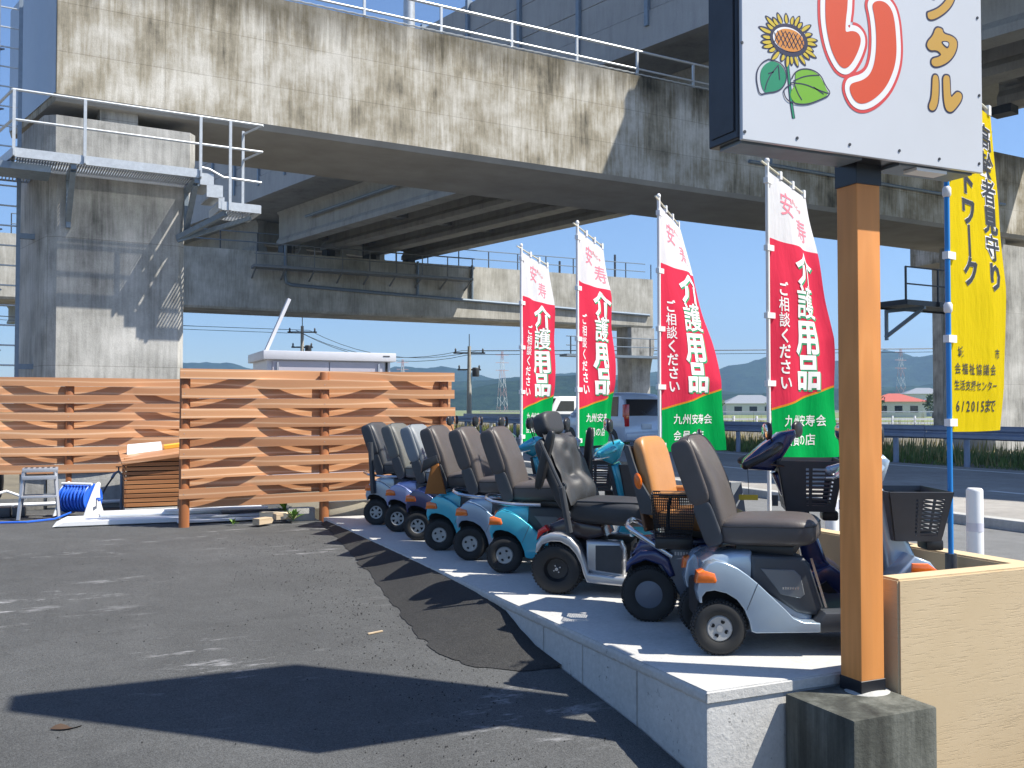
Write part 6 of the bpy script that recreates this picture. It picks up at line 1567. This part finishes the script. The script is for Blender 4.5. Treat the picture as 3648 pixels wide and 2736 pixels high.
mb = MB(); mb.prism([(-.12, .33), (-.06, .40), (.20, .43), (.50, .42), (.52, .36), (.1, .34)], -.16, .16, .02, 3); mb.build('rear_cowl', PT_NAVY, t8, smooth=50)
mb = MB(); mb.tube([(.15, -.262, .34), (.02, -.262, .405), (-.10, -.25, .465), (-.14, -.20, .48), (-.15, 0, .485), (-.14, .20, .48), (-.10, .25, .465), (.02, .262, .405), (.15, .262, .34)], .015, 10); mb.build('rear_grab_bar', M_CHROME, t8)
mb = MB(); mb.prism([(.55, .14), (.60, .19), (.92, .21), (1.02, .28), (1.12, .32), (1.22, .27), (1.26, .16), (1.18, .16), (1.10, .23), (1.0, .18), (.98, .09), (.56, .08)], -.245, .245, .02, 3); mb.build('footboard', PT_NAVY, t8, smooth=50)
# seat
mb = MB(); mb.box(.10, .45, -.14, .14, .42, .47, .01); mb.build('seat_base', M_PLAS, t8)
mb = MB(); cushion(mb, .50, .45, .11, SW8 @ Matrix.Translation((.34, 0, .515)), .1); mb.build('seat', M_TAN, t8, smooth=60)
M8 = SW8 @ Matrix.Translation((.045, 0, .50)) @ Matrix.Rotation(R(-17), 4, 'Y')
mb = MB(); cushion(mb, .46, .385, .095, M8 @ Matrix.Translation((.03, 0, .225)) @ Matrix.Rotation(R(-90), 4, 'Y') @ Matrix.Scale(-1, 4, (0, 0, 1)), .5, e=.36); mb.build('backrest', M_TAN, t8, smooth=60)
mb = MB(); mb.box(-.048, -.022, -.20, .20, -.05, .42, .02, 3, M8); mb.build('backrest_shell', plain('brown_shell', (.17, .09, .05), .5), t8)
for s in (-1, 1):
    mb = MB(); mb.prism([(-.03, .43), (-.05, .40), (-.03, .05), (.05, .02), (.07, .10), (.02, .22), (.0, .34), (-.01, .42)], s * .195, s * .222, .006, 2, M8); mb.build('side_frame', M_PLAG, t8)
    mb = MB(); mb.lathe([(0, s * .232), (.022, s * .231), (.030, s * .222)], 18, 'y', M8 @ Matrix.Translation((.005, 0, .22)) @ Matrix.Scale(1.5, 4, (0, 0, 1))); mb.build('side_reflector', M_AMBER, t8)
    mb = MB(); mb.tube([(.12, s * .23, .47), (.13, s * .25, .60), (.14, s * .25, .64)], .012, 8); mb.build('armrest_support', M_PLAS, t8)
    mb = MB(); mb.box(.07, .34, s * .25 - .025, s * .25 + .025, .64, .67, .012, 3); mb.build('armrest', M_TAN, t8)
# rear mesh basket hangs behind and beside the seat (near side, as photographed)
mb = MB(); root8 = t8
bk = thing('rear_basket', 'black wire mesh basket hooked behind the tan backrest', 'basket', (0, 0, 0)) if False else None
hold = bpy.data.objects.new('basket_frame', None); 
def meshbox(x0, x1, y0, y1, z0, z1, nx_, ny_, nz_, r_=.0022):
    mb = MB()
    for k in range(nz_ + 1):
        z = z0 + (z1 - z0) * k / nz_; r2 = r_ * (2 if k in (0, nz_) else 1); q = .82 + .18 * k / nz_
        xa, xb = (x0 + x1) / 2 - (x1 - x0) / 2 * q, (x0 + x1) / 2 + (x1 - x0) / 2 * q
        ya, yb = (y0 + y1) / 2 - (y1 - y0) / 2 * q, (y0 + y1) / 2 + (y1 - y0) / 2 * q
        mb.tube([(xa, ya, z), (xb, ya, z), (xb, yb, z), (xa, yb, z), (xa, ya, z)], r2, 4, caps=False)
    def P(u, v, f):
        q = .82 + .18 * f
        return ((x0 + x1) / 2 + (u - .5) * (x1 - x0) * q, (y0 + y1) / 2 + (v - .5) * (y1 - y0) * q, z0 + (z1 - z0) * f)
    for k in range(nx_ + 1):
        u = k / nx_
        for v in (0, 1): mb.tube([P(u, v, 0), P(u, v, 1)], r_, 4, caps=False)
        mb.tube([P(u, 0, 0), P(u, 1, 0)], r_, 4, caps=False)
    for k in range(1, ny_):
        v = k / ny_
        for u in (0, 1): mb.tube([P(u, v, 0), P(u, v, 1)], r_, 4, caps=False)
        mb.tube([P(0, v, 0), P(1, v, 0)], r_, 4, caps=False)
    return mb
mb = meshbox(.02, .30, -.34, -.10, .44, .66, 22, 16, 16); mb.build('mesh_basket', M_PLAS, t8, smooth=0)
mb = MB(); mb.prism([(.02, .40), (-.01, .62), (.0, .64), (.27, .60), (.30, .40)], -.30, -.16, .01, 1); 
mb.build('basket_liner', M_PLAS, t8) if False else None
mb = MB(); mb.box(.04, .28, -.31, -.13, .38, .445, .02, 2); mb.build('under_seat_tray', M_PLAS, t8)
# tiller
MB.SC = None
mb = MB(); mb.prism([(.80, .22), (.755, .44), (.69, .62), (.63, .76), (.72, .79), (.80, .62), (.86, .44), (.93, .24)], -.07, .07, .03, 3); mb.build('front_column', PT_NAVY, t8, smooth=50)
mb = MB(); mb.prism([(.475, .79), (.49, .83), (.58, .91), (.67, .975), (.745, .99), (.755, .96), (.70, .87), (.64, .775), (.52, .78)], -.105, .105, .025, 3); mb.build('console', PT_NAVY, t8, smooth=50)
for s in (-1, 1):
    mb = MB(); mb.tube([(.67, s * .09, .91), (.64, s * .17, .89), (.57, s * .215, .85), (.49, s * .225, .81)], .021, 10); mb.ell((.49, s * .225, .81), (.022, .022, .022), 8, 6); mb.build('hand_grip', M_PLAS, t8)
    mb = MB(); mb.tube([(.67, s * .10, .84), (.62, s * .17, .815), (.68, s * .24, .81)], .005, 6); mb.build('brake_lever', M_PLAS, t8)
mirror(t8, (.60, -.19, .985), (.63, -.12, .93), .2); mirror(t8, (.79, .24, .985), (.70, .10, .95), -.5)
basket(t8, .655, .97, .27, .37, .575, .835)
mb = MB(); mb.tube([(.50, -.215, .79), (.505, -.215, .665)], .0015, 4); mb.build('tag_string', M_DARKST, t8)
mb = MB(); mb.box(.455, .55, -.218, -.214, .635, .662); mb.build('yellow_tag', plain('yellow_tag', (.75, .50, .03), .5), t8)
mb = MB(); mb.box(.625, .655, -.14, -.135, .60, .655); mb.build('key_tag', M_PLAG, t8)
# grey document sleeve hanging between seats
t = thing('grey_leaflet_holder', 'pale grey transparent sleeve standing beside the brown seat of the nearest scooter', 'holder', (3.22, 4.25, .58))
mb = MB(); mb.prism([(-.07, -.12), (.10, -.12), (.06, .12), (-.06, .12)], -.004, .004, .001, 1); mb.build('sleeve', plain('grey_film', (.30, .33, .37), .4, 0, .05), t)
